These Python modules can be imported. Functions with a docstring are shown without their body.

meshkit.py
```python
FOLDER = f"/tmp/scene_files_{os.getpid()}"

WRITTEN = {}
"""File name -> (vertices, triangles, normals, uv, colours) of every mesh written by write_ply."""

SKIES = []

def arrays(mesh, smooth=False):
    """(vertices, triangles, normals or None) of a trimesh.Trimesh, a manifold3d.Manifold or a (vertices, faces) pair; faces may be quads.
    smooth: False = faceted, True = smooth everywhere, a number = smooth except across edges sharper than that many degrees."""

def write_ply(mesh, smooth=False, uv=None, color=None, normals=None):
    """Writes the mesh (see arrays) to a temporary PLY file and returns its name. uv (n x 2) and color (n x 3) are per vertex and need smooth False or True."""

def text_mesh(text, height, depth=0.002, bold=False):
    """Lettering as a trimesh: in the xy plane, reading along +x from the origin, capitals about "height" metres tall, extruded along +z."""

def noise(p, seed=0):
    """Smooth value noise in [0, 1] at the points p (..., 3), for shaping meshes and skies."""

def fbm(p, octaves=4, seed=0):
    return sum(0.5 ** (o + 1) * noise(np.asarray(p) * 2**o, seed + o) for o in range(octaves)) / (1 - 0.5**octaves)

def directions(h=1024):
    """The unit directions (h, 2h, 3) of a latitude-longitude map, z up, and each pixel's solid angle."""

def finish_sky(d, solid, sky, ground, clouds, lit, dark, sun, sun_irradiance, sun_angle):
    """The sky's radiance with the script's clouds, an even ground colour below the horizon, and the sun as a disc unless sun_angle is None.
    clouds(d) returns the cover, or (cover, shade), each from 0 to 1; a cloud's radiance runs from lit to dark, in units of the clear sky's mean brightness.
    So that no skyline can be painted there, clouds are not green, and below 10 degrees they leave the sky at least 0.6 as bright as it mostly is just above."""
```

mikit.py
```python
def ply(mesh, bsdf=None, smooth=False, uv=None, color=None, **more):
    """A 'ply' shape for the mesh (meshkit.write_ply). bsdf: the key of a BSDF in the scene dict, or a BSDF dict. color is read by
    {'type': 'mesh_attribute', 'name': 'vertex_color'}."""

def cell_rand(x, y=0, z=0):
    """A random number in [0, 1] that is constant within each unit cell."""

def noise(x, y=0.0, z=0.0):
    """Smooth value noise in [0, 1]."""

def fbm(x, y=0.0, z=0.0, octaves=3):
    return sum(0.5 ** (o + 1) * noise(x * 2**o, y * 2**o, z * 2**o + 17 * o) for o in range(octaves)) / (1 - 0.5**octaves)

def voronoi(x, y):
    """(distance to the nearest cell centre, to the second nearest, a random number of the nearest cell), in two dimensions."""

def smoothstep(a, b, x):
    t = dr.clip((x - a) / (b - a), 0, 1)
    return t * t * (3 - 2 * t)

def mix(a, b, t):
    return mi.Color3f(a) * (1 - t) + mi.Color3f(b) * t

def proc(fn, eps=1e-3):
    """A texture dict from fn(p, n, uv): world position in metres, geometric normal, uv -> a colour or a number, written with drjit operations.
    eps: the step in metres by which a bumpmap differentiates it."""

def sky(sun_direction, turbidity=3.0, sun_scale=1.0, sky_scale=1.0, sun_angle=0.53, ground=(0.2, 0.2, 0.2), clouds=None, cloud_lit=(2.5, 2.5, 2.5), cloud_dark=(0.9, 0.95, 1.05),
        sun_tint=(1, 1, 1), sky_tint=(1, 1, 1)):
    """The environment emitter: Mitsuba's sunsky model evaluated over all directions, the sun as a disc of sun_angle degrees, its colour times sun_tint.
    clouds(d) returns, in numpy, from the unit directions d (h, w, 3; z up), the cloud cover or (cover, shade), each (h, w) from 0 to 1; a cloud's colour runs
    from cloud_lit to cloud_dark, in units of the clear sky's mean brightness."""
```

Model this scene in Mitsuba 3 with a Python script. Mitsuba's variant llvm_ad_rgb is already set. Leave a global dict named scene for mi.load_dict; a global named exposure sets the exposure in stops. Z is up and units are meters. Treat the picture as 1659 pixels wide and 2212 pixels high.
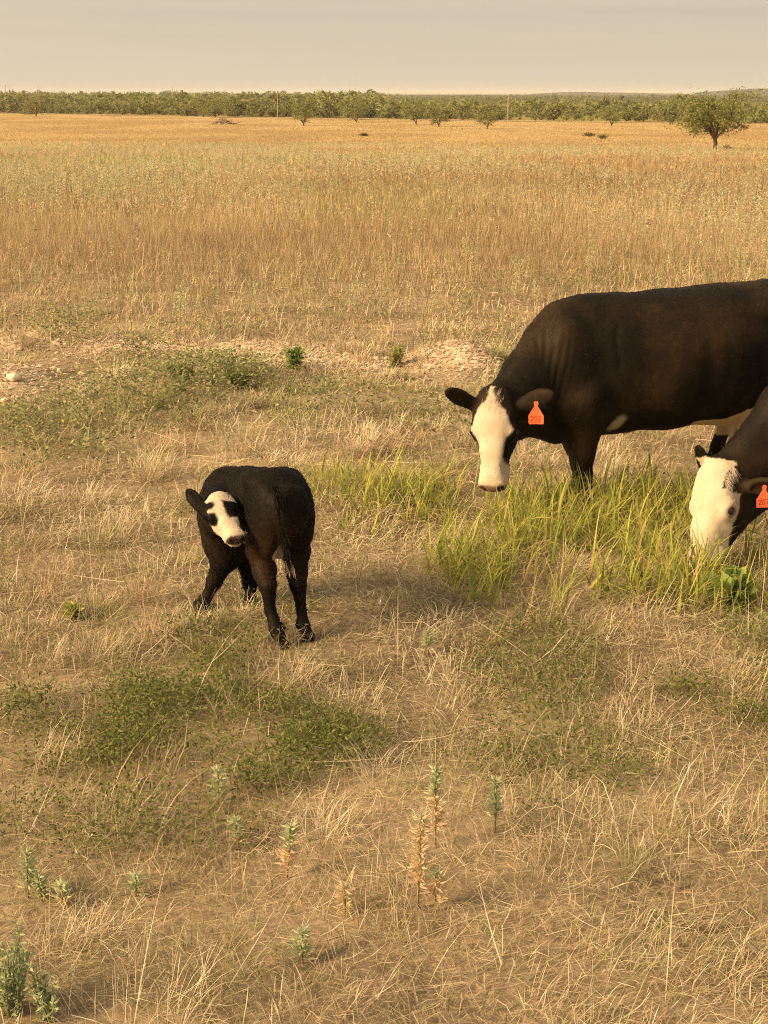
import math
import numpy as np, trimesh, mitsuba as mi, drjit as dr
import mikit, meshkit
from scipy.interpolate import PchipInterpolator

T = mi.ScalarTransform4f
scene, labels = {}, {}
rng = np.random.default_rng(7)

# ------------------------------------------------------------------ camera, sky, exposure
EYE = np.array([0.0, 0.0, 2.3])
PITCH = math.radians(15.83)
FWD = np.array([0, math.cos(PITCH), -math.sin(PITCH)])
UP = np.array([0, math.sin(PITCH), math.cos(PITCH)])
FL = 3185.0          # focal length in pixels of a 1659 x 2212 picture
scene['camera'] = dict(type='perspective', fov=math.degrees(2 * math.atan(829.5 / FL)), fov_axis='x', near_clip=0.1, far_clip=20000,
                       to_world=T().look_at(origin=EYE.tolist(), target=(EYE + FWD).tolist(), up=[0, 0, 1]))
SUN_AZ, SUN_EL = math.radians(116), math.radians(28)     # the sun stands to the left and a little behind the camera
SUN = np.array([-math.sin(SUN_AZ) * math.cos(SUN_EL), math.cos(SUN_AZ) * math.cos(SUN_EL), math.sin(SUN_EL)])


def haze_cover(d):
    """A dust-hazed evening sky: an even warm veil with faint streaks of high cloud."""
    x, y, z = d[..., 0], d[..., 1], np.clip(d[..., 2], 0.0, 1)
    q = np.stack([x * 5.0 + y * 0.8, y * 3.0, z * 150 + x * 2], -1)
    st = meshkit.fbm(q + 4.0, 5, 3)
    st2 = meshkit.fbm(np.stack([x * 16, y * 9, z * 420], -1), 4, 9)
    up = np.clip((z - 0.004) / 0.05, 0, 1)
    shade = 0.20 + 0.16 * up + 0.8 * up * (st - 0.5) + 0.28 * up * (st2 - 0.5)
    side = np.clip((d @ np.array([SUN[0], SUN[1], 0]) + 0.75) / 1.3, 0, 1)      # brighter towards the sun
    return 0.93 + 0 * x, np.clip(shade - 0.62 * side, 0, 1)


scene['sky'] = mikit.sky(SUN.tolist(), turbidity=5, sun_scale=1.85, sky_scale=0.8, sun_angle=24.0, ground=(0.22, 0.15, 0.07), clouds=haze_cover,
                         cloud_lit=(2.30, 1.97, 1.50), cloud_dark=(1.58, 1.44, 1.22), sun_tint=(1.0, 0.90, 0.74), sky_tint=(1.1, 0.95, 0.7))
labels['sky'] = dict(label='pale beige evening sky', kind='structure')
exposure = 2.15


def at(px, py, y):
    """The point on the ray of a pixel (of the 1659 x 2212 picture) at the distance y in front of the camera."""
    d = FWD + (px - 829.5) / FL * np.array([1.0, 0, 0]) - (py - 1106) / FL * UP
    return EYE + d * (y / d[1])


def cam_axis(right, up, toward):
    v = right * np.array([1.0, 0, 0]) + up * UP - toward * FWD
    return v / np.linalg.norm(v)


def nrm(v):
    v = np.asarray(v, float)
    return v / np.linalg.norm(v)


# ------------------------------------------------------------------ the lie of the land
_prof = PchipInterpolator([-50, 0, 10, 25, 60, 110, 200, 350, 450, 600, 1000, 2000, 4000, 9000], [0.75, 0, -0.15, -0.38, -0.9, -1.65, -2.9, -4.4, -4.8, -4.9, -4.0, -1.0, 0, 0])
HEAPS = []       # (x, y, rx, ry, height) of the rubble heaps


def ground_z(x, y):
    x, y = np.asarray(x, float), np.asarray(y, float)
    z = _prof(np.clip(y, -50, 9000))
    p = np.stack([x, y, 0 * x], -1)
    near = np.clip(1.5 - y / 60, 0.0, 1)
    z = z + near * (0.10 * (meshkit.fbm(p * 0.5 + 11, 3, 1) - 0.5) + 0.035 * (meshkit.fbm(p * 3.1, 3, 2) - 0.5))
    for hx, hy, rx, ry, hh in HEAPS:
        e = np.exp(-((x - hx) / rx) ** 2 - ((y - hy) / ry) ** 2)
        z = z + hh * e * (0.75 + 0.5 * meshkit.fbm(p * 2.3 + 5, 3, 4))
    return z


def ground_at(px, py, lo=2.0, hi=900.0):
    """Where the ray of a pixel first meets the ground."""
    ys = np.geomspace(lo, hi, 1500)
    d = FWD + (px - 829.5) / FL * np.array([1.0, 0, 0]) - (py - 1106) / FL * UP
    P = EYE + d * (ys / d[1])[:, None]
    under = P[:, 2] < ground_z(P[:, 0], P[:, 1])
    i = int(np.argmax(under)) if under.any() else len(ys) - 1
    return P[i]


# ------------------------------------------------------------------ scene helpers
def numbered(name):
    if not any(k == name or k.startswith(name + '__') for k in scene):
        return name
    n = 1
    while any(k == f'{name}_{n:03d}' or k.startswith(f'{name}_{n:03d}__') for k in scene):
        n += 1
    return f'{name}_{n:03d}'


_count = {}


def new_key(name):
    n = _count.get(name, -1) + 1
    _count[name] = n
    return name if n == 0 else f'{name}_{n:03d}'


def tag(key, label, cat=None, group=None, kind=None):
    labels[key] = {k: v for k, v in dict(label=label, category=cat, group=group, kind=kind).items() if v}
    return key


def part(holder, name, shape):
    key = new_key(f'{holder}__{name}')
    scene[key] = shape
    return key


VC = {'type': 'mesh_attribute', 'name': 'vertex_color'}


def rgb(*c):
    return {'type': 'rgb', 'value': list(c)}


scene['grass_bsdf'] = dict(type='principledthin', base_color=VC, roughness=0.55, diff_trans=0.6, eta=1.4)
scene['leaf_bsdf'] = dict(type='principledthin', base_color=VC, roughness=0.5, diff_trans=0.8, spec_tint=0.0, eta=1.4)
scene['matte_bsdf'] = dict(type='twosided', bsdf=dict(type='diffuse', reflectance=VC))


def tube_mesh(P, R, sides=7):
    P, R = np.asarray(P, float), np.asarray(R, float)
    t = np.gradient(P, axis=0)
    t /= np.linalg.norm(t, axis=1, keepdims=True) + 1e-12
    ref = np.array([0.3, 0.2, 0.93]) if abs(t[0] @ np.array([0.3, 0.2, 0.93])) < 0.9 else np.array([1.0, 0, 0])
    a = np.cross(t, ref)
    a /= np.linalg.norm(a, axis=1, keepdims=True) + 1e-12
    b = np.cross(t, a)
    an = np.arange(sides) * 2 * np.pi / sides
    v = P[:, None] + R[:, None, None] * (np.cos(an)[None, :, None] * a[:, None] + np.sin(an)[None, :, None] * b[:, None])
    i, j = np.meshgrid(np.arange(len(P) - 1), np.arange(sides), indexing='ij')
    q = np.stack([i * sides + j, i * sides + (j + 1) % sides, (i + 1) * sides + (j + 1) % sides, (i + 1) * sides + j], -1).reshape(-1, 4)
    return v.reshape(-1, 3), np.vstack([q[:, [0, 1, 2]], q[:, [0, 2, 3]]])


def join(parts):
    """[(v, f, c)] -> one (v, f, c)"""
    vs, fs, cs, n = [], [], [], 0
    for v, f, c in parts:
        vs.append(v); fs.append(f + n); cs.append(np.broadcast_to(c, v.shape)); n += len(v)
    return np.vstack(vs), np.vstack(fs), np.vstack(cs)


def shape(vfc, bsdf, smooth=True, **more):
    v, f, c = vfc
    return mikit.ply((v, f), bsdf, smooth=smooth, color=np.clip(np.broadcast_to(c, v.shape), 0, 1), **more)
# ------------------------------------------------------------------ the land: one sheet to the horizon, road, hills
for hx, hy, w_, d_, hh in ((20, 835, 75, 0.55, 0.17), (90, 748, 120, 0.6, 0.15), (240, 756, 70, 0.35, 0.07), (330, 752, 110, 0.40, 0.09), (520, 762, 120, 0.45, 0.09), (640, 778, 120, 0.5, 0.06), (790, 788, 90, 0.35, 0.05), (930, 790, 60, 0.45, 0.13), (1010, 786, 62, 0.55, 0.20)):
    p = ground_at(hx, hy)
    HEAPS.append((p[0], p[1], w_ * p[1] / FL, d_, hh))


def px_patch(cx, cy, hw, hh):
    """An ellipse on the ground: centre and half axes in metres."""
    c, a, b = ground_at(cx, cy), ground_at(cx, cy - hh), ground_at(cx, cy + hh)
    return c[0], c[1], hw * c[1] / FL, abs(a[1] - b[1]) / 2


def in_patches(x, y, patches, wob=0.35, seed=3, sc=2.2):
    n = wob * 2 * (meshkit.fbm(np.stack([x * sc, y * sc, 0 * x + seed], -1), 3, seed) - 0.5)
    out = np.zeros(len(x))
    for cx, cy, rx, ry in patches:
        r_ = np.sqrt(((x - cx) / rx) ** 2 + ((y - cy) / ry) ** 2)
        out = np.maximum(out, np.clip((1.15 - r_ + n) / 0.4, 0, 1))
    return out


FORB = [px_patch(*q) for q in ((470, 1600, 270, 85), (220, 1635, 190, 50), (690, 1630, 130, 55), (330, 1520, 120, 30), (460, 1452, 60, 22), (560, 1700, 130, 30), (60, 1550, 60, 30), (1310, 1700, 85, 26), (1180, 1775, 55, 16), (1620, 1560, 60, 26), (1480, 1520, 70, 18), (1345, 1990, 45, 18))]
GREY_FORB = [px_patch(*q) for q in ((250, 905, 250, 48), (60, 930, 90, 42), (160, 985, 150, 28), (480, 838, 170, 28), (690, 905, 140, 30), (150, 733, 90, 12), (900, 915, 80, 18), (330, 790, 80, 12), (1080, 800, 55, 22), (1000, 970, 80, 14))]
TALL = [px_patch(*q) for q in ((1230, 1195, 330, 95), (1480, 1235, 240, 90), (840, 1120, 170, 60), (1090, 1285, 140, 45), (1330, 1110, 240, 30), (730, 1085, 90, 50), (1180, 1330, 120, 22), (1600, 1310, 110, 40))]
BARE = [px_patch(*q) for q in ((110, 1485, 120, 26), (480, 1515, 70, 24), (780, 868, 170, 22), (310, 753, 130, 16), (560, 770, 270, 26), (790, 790, 130, 16), (60, 800, 90, 60), (985, 800, 110, 34), (850, 1410, 160, 14), (1130, 1560, 130, 30), (1560, 2190, 60, 18))]

ys = np.concatenate([[-60, -30, -10, -2, 0.5], np.arange(2, 27, 0.11), np.geomspace(27.2, 9000, 130)])
t_ = np.linspace(-1, 1, 221)
xs = np.sinh(t_ * 4.2) / np.sinh(4.2) * 45
X = xs[None, :] * np.maximum(1, np.abs(ys) / 45)[:, None]
Y = np.broadcast_to(ys[:, None], X.shape)
gv = np.stack([X, Y, ground_z(X, Y)], -1).reshape(-1, 3)
i, j = np.meshgrid(np.arange(len(ys) - 1), np.arange(len(t_) - 1), indexing='ij')
q = (i * len(t_) + j).reshape(-1)
gq = np.stack([q, q + 1, q + len(t_) + 1, q + len(t_)], 1)


def ground_colour(p, n, uv):
    x, y = p.x, p.y
    f1 = mikit.fbm(x * 1.7, y * 1.7, 3.0, 4)
    f2 = mikit.fbm(x * 38, y * 38, 1.0, 3)
    near = mikit.mix((0.15, 0.115, 0.078), (0.26, 0.20, 0.135), mikit.smoothstep(0.3, 0.7, f1))
    soil = mi.Float(0)
    for hx, hy, rx, ry, hh in HEAPS:
        soil = dr.maximum(soil, dr.exp(-dr.square((x - hx) / (rx * 0.9)) - dr.square((y - hy) / (ry * 0.95))))
    near = mikit.mix(near, mikit.mix((0.46, 0.36, 0.265), (0.64, 0.53, 0.41), f2), mikit.smoothstep(0.15, 0.6, soil * (0.6 + 0.8 * f1)))
    near = near * (0.6 + 0.8 * f2)
    fib = mi.Float(0)                                   # matted straw fibres lying every way
    for a in (0.3, 1.1, 1.9, 2.7):
        u, v = x * math.cos(a) + y * math.sin(a), y * math.cos(a) - x * math.sin(a)
        w = 0.02 * mikit.noise(u * 14, v * 14, a * 7)
        fib = dr.maximum(fib, mikit.smoothstep(0.72, 0.92, mikit.noise(u * 24, (v + w) * 330, a * 10)) * (0.35 + 0.65 * mikit.noise(u * 5, v * 5, a * 3)))
    near = mikit.mix(near, (0.54, 0.43, 0.27), fib * 0.7 * (1 - mikit.smoothstep(0.2, 0.6, soil)))
    f3 = mikit.fbm(x * 0.07, y * 0.03, 7.0, 4)
    far = mikit.mix((0.34, 0.245, 0.12), (0.44, 0.33, 0.17), mikit.smoothstep(0.35, 0.65, f3))
    far = far * (0.8 + 0.4 * mikit.fbm(x * 1.1, y * 0.5, 2.0, 3))
    far = far * (0.55 + 0.45 * mikit.smoothstep(40, 110, y))
    c = mikit.mix(near, far, mikit.smoothstep(16, 45, y))
    scrub = mikit.mix((0.30, 0.22, 0.085), (0.20, 0.19, 0.07), mikit.smoothstep(0.4, 0.6, mikit.fbm(x * 0.02, y * 0.02, 4.0, 3)))
    scrub = mikit.mix(scrub, (0.085, 0.090, 0.045), mikit.smoothstep(600, 1300, y))
    return mikit.mix(c, scrub, mikit.smoothstep(436, 446, y + x))


scene['ground_bsdf'] = dict(type='diffuse', reflectance=mikit.proc(ground_colour))
scene['ground'] = mikit.ply((gv, gq), 'ground_bsdf', smooth=True)
tag('ground', 'dry pasture ground', kind='structure')

# a pale ranch road along the far side of the field
ex = np.linspace(-330, 220, 160)
ey = 440 - 1.0 * ex + 3 * np.sin(ex / 40)
rv, rf = [], []
for k in range(len(ex)):
    for s_ in (-2.6, 2.6):
        px_, py_ = ex[k] + s_ * 0.707, ey[k] + s_ * 0.707
        rv.append([px_, py_, float(ground_z(px_, py_)) + 0.12])
for k in range(len(ex) - 1):
    rf.append([2 * k, 2 * k + 2, 2 * k + 3, 2 * k + 1])
scene['dirt_road'] = mikit.ply((np.array(rv), np.array(rf)), dict(type='twosided', bsdf=dict(type='diffuse', reflectance=rgb(0.50, 0.42, 0.30))), smooth=True)
tag('dirt_road', 'pale dirt road along the far edge of the field', kind='structure')

# low hills on the right of the skyline
for k, (x0, x1, y0, prof_, col) in enumerate((
        (-200, 2600, 4600, [(1050, 208), (1150, 205), (1215, 200.5), (1260, 198.5), (1400, 200.5), (1545, 203.5), (1700, 206), (2000, 212)], (0.055, 0.065, 0.06)),
        (800, 2600, 3600, [(1520, 212), (1570, 204), (1620, 197), (1659, 193.5), (1720, 191), (1850, 194), (2000, 208), (2200, 214)], (0.055, 0.065, 0.055)))):
    pp = np.array(prof_, float)
    hx = np.linspace(pp[0, 0], pp[-1, 0], 120)
    hyy = PchipInterpolator(pp[:, 0], pp[:, 1])(hx) + 1.0 * (meshkit.fbm(np.stack([hx / 7, 0 * hx, 0 * hx], -1), 3, k) - 0.5)
    rows = []
    for d_, lift in ((0, 0.0), (90, 0.45), (200, 0.85), (330, 1.0), (600, 0.8), (1000, 0.0)):
        yy = y0 + d_
        top = np.array([at(a_, b_, y0 + 330.0)[2] for a_, b_ in zip(hx, hyy)])
        base = float(ground_z(0, yy)) - 6
        xx = (hx - 829.5) / FL * (y0 * 0.962 + 1)
        rows.append(np.stack([xx, yy + 0 * xx, base + (top - base) * lift + (6 * (meshkit.fbm(np.stack([xx / 60, 0 * xx + d_ / 60, 0 * xx], -1), 3, 5) - 0.5) if 0 < lift < 1 else 0)], 1))
    hv = np.concatenate(rows)
    n_ = len(hx)
    hf = np.array([[a_ * n_ + b_, a_ * n_ + b_ + 1, (a_ + 1) * n_ + b_ + 1, (a_ + 1) * n_ + b_] for a_ in range(len(rows) - 1) for b_ in range(n_ - 1)])
    key = 'hill' if k == 0 else 'hill_001'
    scene[key] = mikit.ply((hv, hf), dict(type='twosided', bsdf=dict(type='diffuse', reflectance=rgb(*col))), smooth=True)
    tag(key, ('long low wooded ridge on the right skyline', 'rounded wooded hill behind the lone mesquite tree')[k], kind='structure')
# ------------------------------------------------------------------ bodies as smooth unions, turned into one mesh by surface nets
class Field:
    def __init__(s, lo, hi, h):
        s.lo, s.h = np.asarray(lo, float), h
        s.n = np.ceil((np.asarray(hi) - s.lo) / h).astype(int) + 1
        s.a = np.full(s.n, 1.0, np.float32)

    def block(s, lo, hi, pad):
        i0 = np.clip(np.floor((np.asarray(lo) - pad - s.lo) / s.h).astype(int), 0, s.n)
        i1 = np.clip(np.ceil((np.asarray(hi) + pad - s.lo) / s.h).astype(int) + 1, 0, s.n)
        if (i1 <= i0).any():
            return None, None
        ax = [(s.lo[k] + s.h * np.arange(i0[k], i1[k])).astype(np.float32) for k in range(3)]
        return tuple(slice(a, b) for a, b in zip(i0, i1)), np.meshgrid(*ax, indexing='ij')

    def put(s, fn, lo, hi, k, cut=False):
        sl, P = s.block(lo, hi, k + 0.03)
        if sl is None:
            return
        d, a = fn(*P), s.a[sl]
        if cut:
            d, a = d, -a
            h = np.maximum(k - np.abs(a - d), 0) / k
            s.a[sl] = -(np.minimum(a, d) - h * h * k * 0.25)
        else:
            h = np.maximum(k - np.abs(a - d), 0) / k
            s.a[sl] = np.minimum(a, d) - h * h * k * 0.25

    def cone(s, a, ra, b, rb, k=0.05, cut=False):
        a, b = np.asarray(a, float), np.asarray(b, float)
        ab = b - a
        L2 = ab @ ab + 1e-12

        def fn(x, y, z):
            x, y, z = x - a[0], y - a[1], z - a[2]
            t = np.clip((x * ab[0] + y * ab[1] + z * ab[2]) / L2, 0, 1)
            return np.sqrt((x - t * ab[0]) ** 2 + (y - t * ab[1]) ** 2 + (z - t * ab[2]) ** 2) - (ra + t * (rb - ra))
        r = max(ra, rb)
        s.put(fn, np.minimum(a, b) - r, np.maximum(a, b) + r, k, cut)

    def ball(s, c, r, R=None, k=0.05, cut=False):
        """Ellipsoid of radii r along the rows of R."""
        c, r = np.asarray(c, float), np.broadcast_to(np.asarray(r, float), (3,))
        R = np.eye(3) if R is None else np.asarray(R, float)

        def fn(x, y, z):
            x, y, z = x - c[0], y - c[1], z - c[2]
            q = [(R[i, 0] * x + R[i, 1] * y + R[i, 2] * z) / r[i] for i in range(3)]
            k0 = np.sqrt(q[0] ** 2 + q[1] ** 2 + q[2] ** 2) + 1e-6
            k1 = np.sqrt((q[0] / r[0]) ** 2 + (q[1] / r[1]) ** 2 + (q[2] / r[2]) ** 2) + 1e-6
            return k0 * (k0 - 1) / k1
        e = np.sqrt(((R * r[:, None]) ** 2).sum(0))
        s.put(fn, c - e, c + e, k, cut)

    def loft(s, P, W, H, up, k=0.06, p=2.2):
        """Chain of elliptic sections: half width W, half height H along 'up' (one vector or one per point)."""
        P = np.asarray(P, float)
        ups = np.broadcast_to(np.asarray(up, float), P.shape)
        for i in range(len(P) - 1):
            a, b = P[i], P[i + 1]
            d = b - a
            L = np.linalg.norm(d)
            d = d / L
            u = ups[i] + ups[i + 1]
            u = nrm(u - (u @ d) * d)
            w = np.cross(u, d)

            def fn(x, y, z, a=a, d=d, u=u, w=w, L=L, i=i):
                x, y, z = x - a[0], y - a[1], z - a[2]
                e = x * d[0] + y * d[1] + z * d[2]
                t = np.clip(e / L, 0, 1)
                Wt, Ht = W[i] + t * (W[i + 1] - W[i]), H[i] + t * (H[i + 1] - H[i])
                m = np.minimum(Wt, Ht)
                over = e - t * L
                lw = np.abs(x * w[0] + y * w[1] + z * w[2]) / Wt
                lh = np.abs(x * u[0] + y * u[1] + z * u[2]) / Ht
                q = ((lw ** p + lh ** p) ** (2 / p) + (over / m) ** 2) ** 0.5
                return (q - 1) * m
            r = max(W[i], H[i], W[i + 1], H[i + 1])
            s.put(fn, np.minimum(a, b) - r, np.maximum(a, b) + r, k)

    def mesh(s):
        a, n = s.a, s.n
        inside = a < 0
        c = np.zeros(n - 1, np.int8)
        for dx in (0, 1):
            for dy in (0, 1):
                for dz in (0, 1):
                    c += inside[dx:n[0] - 1 + dx, dy:n[1] - 1 + dy, dz:n[2] - 1 + dz]
        act = np.argwhere((c > 0) & (c < 8))
        idx = np.full(n - 1, -1, np.int32)
        idx[tuple(act.T)] = np.arange(len(act))
        corner = np.array([[x, y, z] for x in (0, 1) for y in (0, 1) for z in (0, 1)])
        val = np.stack([a[tuple((act + q).T)] for q in corner], 1)
        tot, cnt = np.zeros((len(act), 3)), np.zeros(len(act))
        for i in range(8):
            for j in range(i + 1, 8):
                if np.abs(corner[i] - corner[j]).sum() != 1:
                    continue
                vi, vj = val[:, i], val[:, j]
                m = (vi < 0) != (vj < 0)
                t = np.where(m, vi / np.where(m, vi - vj, 1), 0)[:, None]
                tot += np.where(m[:, None], corner[i] + t * (corner[j] - corner[i]), 0)
                cnt += m
        v = s.lo + s.h * (act + tot / cnt[:, None])
        faces = []
        for ax in range(3):
            o = [q for q in range(3) if q != ax]
            sh = [slice(0, n[q] - 1) for q in range(3)]
            sh2 = list(sh)
            sh2[ax] = slice(1, n[ax])
            A, B = inside[tuple(slice(0, x.stop) for x in sh)], inside[tuple(sh2)]
            e = np.argwhere(A != B)
            e = e[(e[:, o[0]] > 0) & (e[:, o[1]] > 0)]
            q = []
            for d0, d1 in ((-1, -1), (0, -1), (0, 0), (-1, 0)):
                k = e.copy()
                k[:, o[0]] += d0
                k[:, o[1]] += d1
                q.append(idx[tuple(k.T)])
            q = np.stack(q, 1)
            flip = A[tuple(e.T)] if ax != 1 else ~A[tuple(e.T)]
            q = np.where(flip[:, None], q, q[:, ::-1])
            faces.append(q[(q >= 0).all(1)])
        q = np.vstack(faces)
        f = np.vstack([q[:, [0, 1, 2]], q[:, [0, 2, 3]]])
        m = trimesh.Trimesh(v, f, process=False)
        comp = trimesh.graph.connected_component_labels(m.face_adjacency, node_count=len(f))
        big = np.argmax(np.bincount(comp))
        f = f[comp == big]
        used = np.unique(f)
        re = np.full(len(v), -1)
        re[used] = np.arange(len(used))
        return v[used], re[f]


def sstep(a, b, x):
    t = np.clip((x - a) / (b - a), 0, 1)
    return t * t * (3 - 2 * t)
# ------------------------------------------------------------------ cattle
scene['coat_bsdf'] = dict(type='principled', base_color=VC, roughness=0.6, specular=0.08, sheen=0.05, sheen_tint=0.6)
scene['eye_bsdf'] = dict(type='principled', base_color=rgb(0.012, 0.008, 0.006), roughness=0.08, specular=0.6)
scene['hair_bsdf'] = dict(type='twosided', bsdf=dict(type='principled', base_color=VC, roughness=0.7, specular=0.10))
scene['tag_bsdf'] = dict(type='twosided', bsdf=dict(type='principled', base_color=rgb(0.80, 0.15, 0.06), roughness=0.45, specular=0.4))
scene['ink_bsdf'] = dict(type='twosided', bsdf=dict(type='diffuse', reflectance=rgb(0.16, 0.03, 0.012)))
WHITE, BLACK = np.array([0.47, 0.40, 0.32]), np.array([0.0085, 0.0068, 0.0052])
PINK, HOOF, BROWN = np.array([0.42, 0.20, 0.14]), np.array([0.02, 0.016, 0.013]), np.array([0.075, 0.030, 0.010])


class Head:
    """Head frame: u from poll to nose, v out of the forehead, w to the animal's left."""
    def __init__(s, poll, u, v, size, wide=1.0):
        s.o, s.u = np.asarray(poll, float), nrm(u)
        v = np.asarray(v, float)
        s.v = nrm(v - (v @ s.u) * s.u)
        s.w = np.cross(s.v, s.u)
        s.k = size / 0.5
        s.wf = wide
        s.R = np.array([s.u, s.w, s.v])

    def __call__(s, u, w, v):
        return s.o + s.k * (u * s.u + w * s.wf * s.w + v * s.v)

    def local(s, p):
        return (p - s.o) @ s.R.T / s.k / [1, s.wf, 1]


def build_head(F, H, slim=1.0):
    k = H.k
    B = lambda c, r, kk=0.04, cut=False: F.ball(H(*c), np.array(r) * k * [1, H.wf, 1], H.R, kk * k, cut)
    C = lambda a, ra, b, rb, kk=0.04, cut=False: F.cone(H(*a), ra * k, H(*b), rb * k, kk * k, cut)
    B((0.085, 0, -0.10), (0.13, 0.100, 0.105), 0.05)
    B((0.10, 0, -0.052), (0.135, 0.112, 0.052), 0.05)
    B((0.0, 0, -0.045), (0.05, 0.06, 0.05), 0.06)
    F.loft([H(0.13, 0, -0.085), H(0.27, 0, -0.077), H(0.40, 0, -0.066)], np.array([0.090, 0.068, 0.056]) * k * H.wf, np.array([0.085, 0.070, 0.058]) * k, H.v, 0.04 * k, 2.6)
    B((0.437, 0, -0.070), (0.060, 0.074 * slim, 0.058), 0.035)
    for q in (-1, 1):
        B((0.172, q * 0.098, -0.066), (0.045, 0.030, 0.036), 0.03)
        B((0.155, q * 0.064, -0.150), (0.105, 0.042, 0.085), 0.05)
        C((0.13, q * 0.060, -0.205), 0.040, (0.40, q * 0.026, -0.125), 0.026, 0.04)
        B((0.455, q * 0.040, -0.060), (0.032, 0.034, 0.038), 0.02)
        C((0.43, q * 0.060, -0.100), 0.018, (0.36, q * 0.062, -0.105), 0.016, 0.03)
    C((0.16, 0, -0.19), 0.045, (0.435, 0, -0.125), 0.030, 0.04)
    B((0.445, 0, -0.122), (0.040, 0.046, 0.026), 0.02)
    for q in (-1, 1):
        C((0.492, q * 0.030, -0.055), 0.0085, (0.480, q * 0.054, -0.046), 0.013, 0.012, True)
        C((0.50, q * 0.0, -0.100), 0.006, (0.44, q * 0.075, -0.106), 0.006, 0.012, True)
        C((0.195, q * 0.133, -0.075), 0.008, (0.165, q * 0.135, -0.068), 0.008, 0.012, True)


def build_ear(F, base, tip, face, width, k=0.02, hollow=True):
    base, tip = np.asarray(base, float), np.asarray(tip, float)
    L = np.linalg.norm(tip - base)
    d = (tip - base) / L
    n = nrm(np.asarray(face, float) - (np.asarray(face, float) @ d) * d)
    R = np.array([d, np.cross(n, d), n])
    c = base + d * L * 0.55
    F.cone(base - d * 0.03, width * 0.33, base + d * L * 0.3, width * 0.28, 0.03)
    F.ball(c, (L * 0.47, width * 0.5, width * 0.24), R, k)
    if hollow:
        F.ball(c + n * width * 0.22 + d * L * 0.02, (L * 0.36, width * 0.36, width * 0.22), R, 0.012, True)
    return c, R


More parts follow.
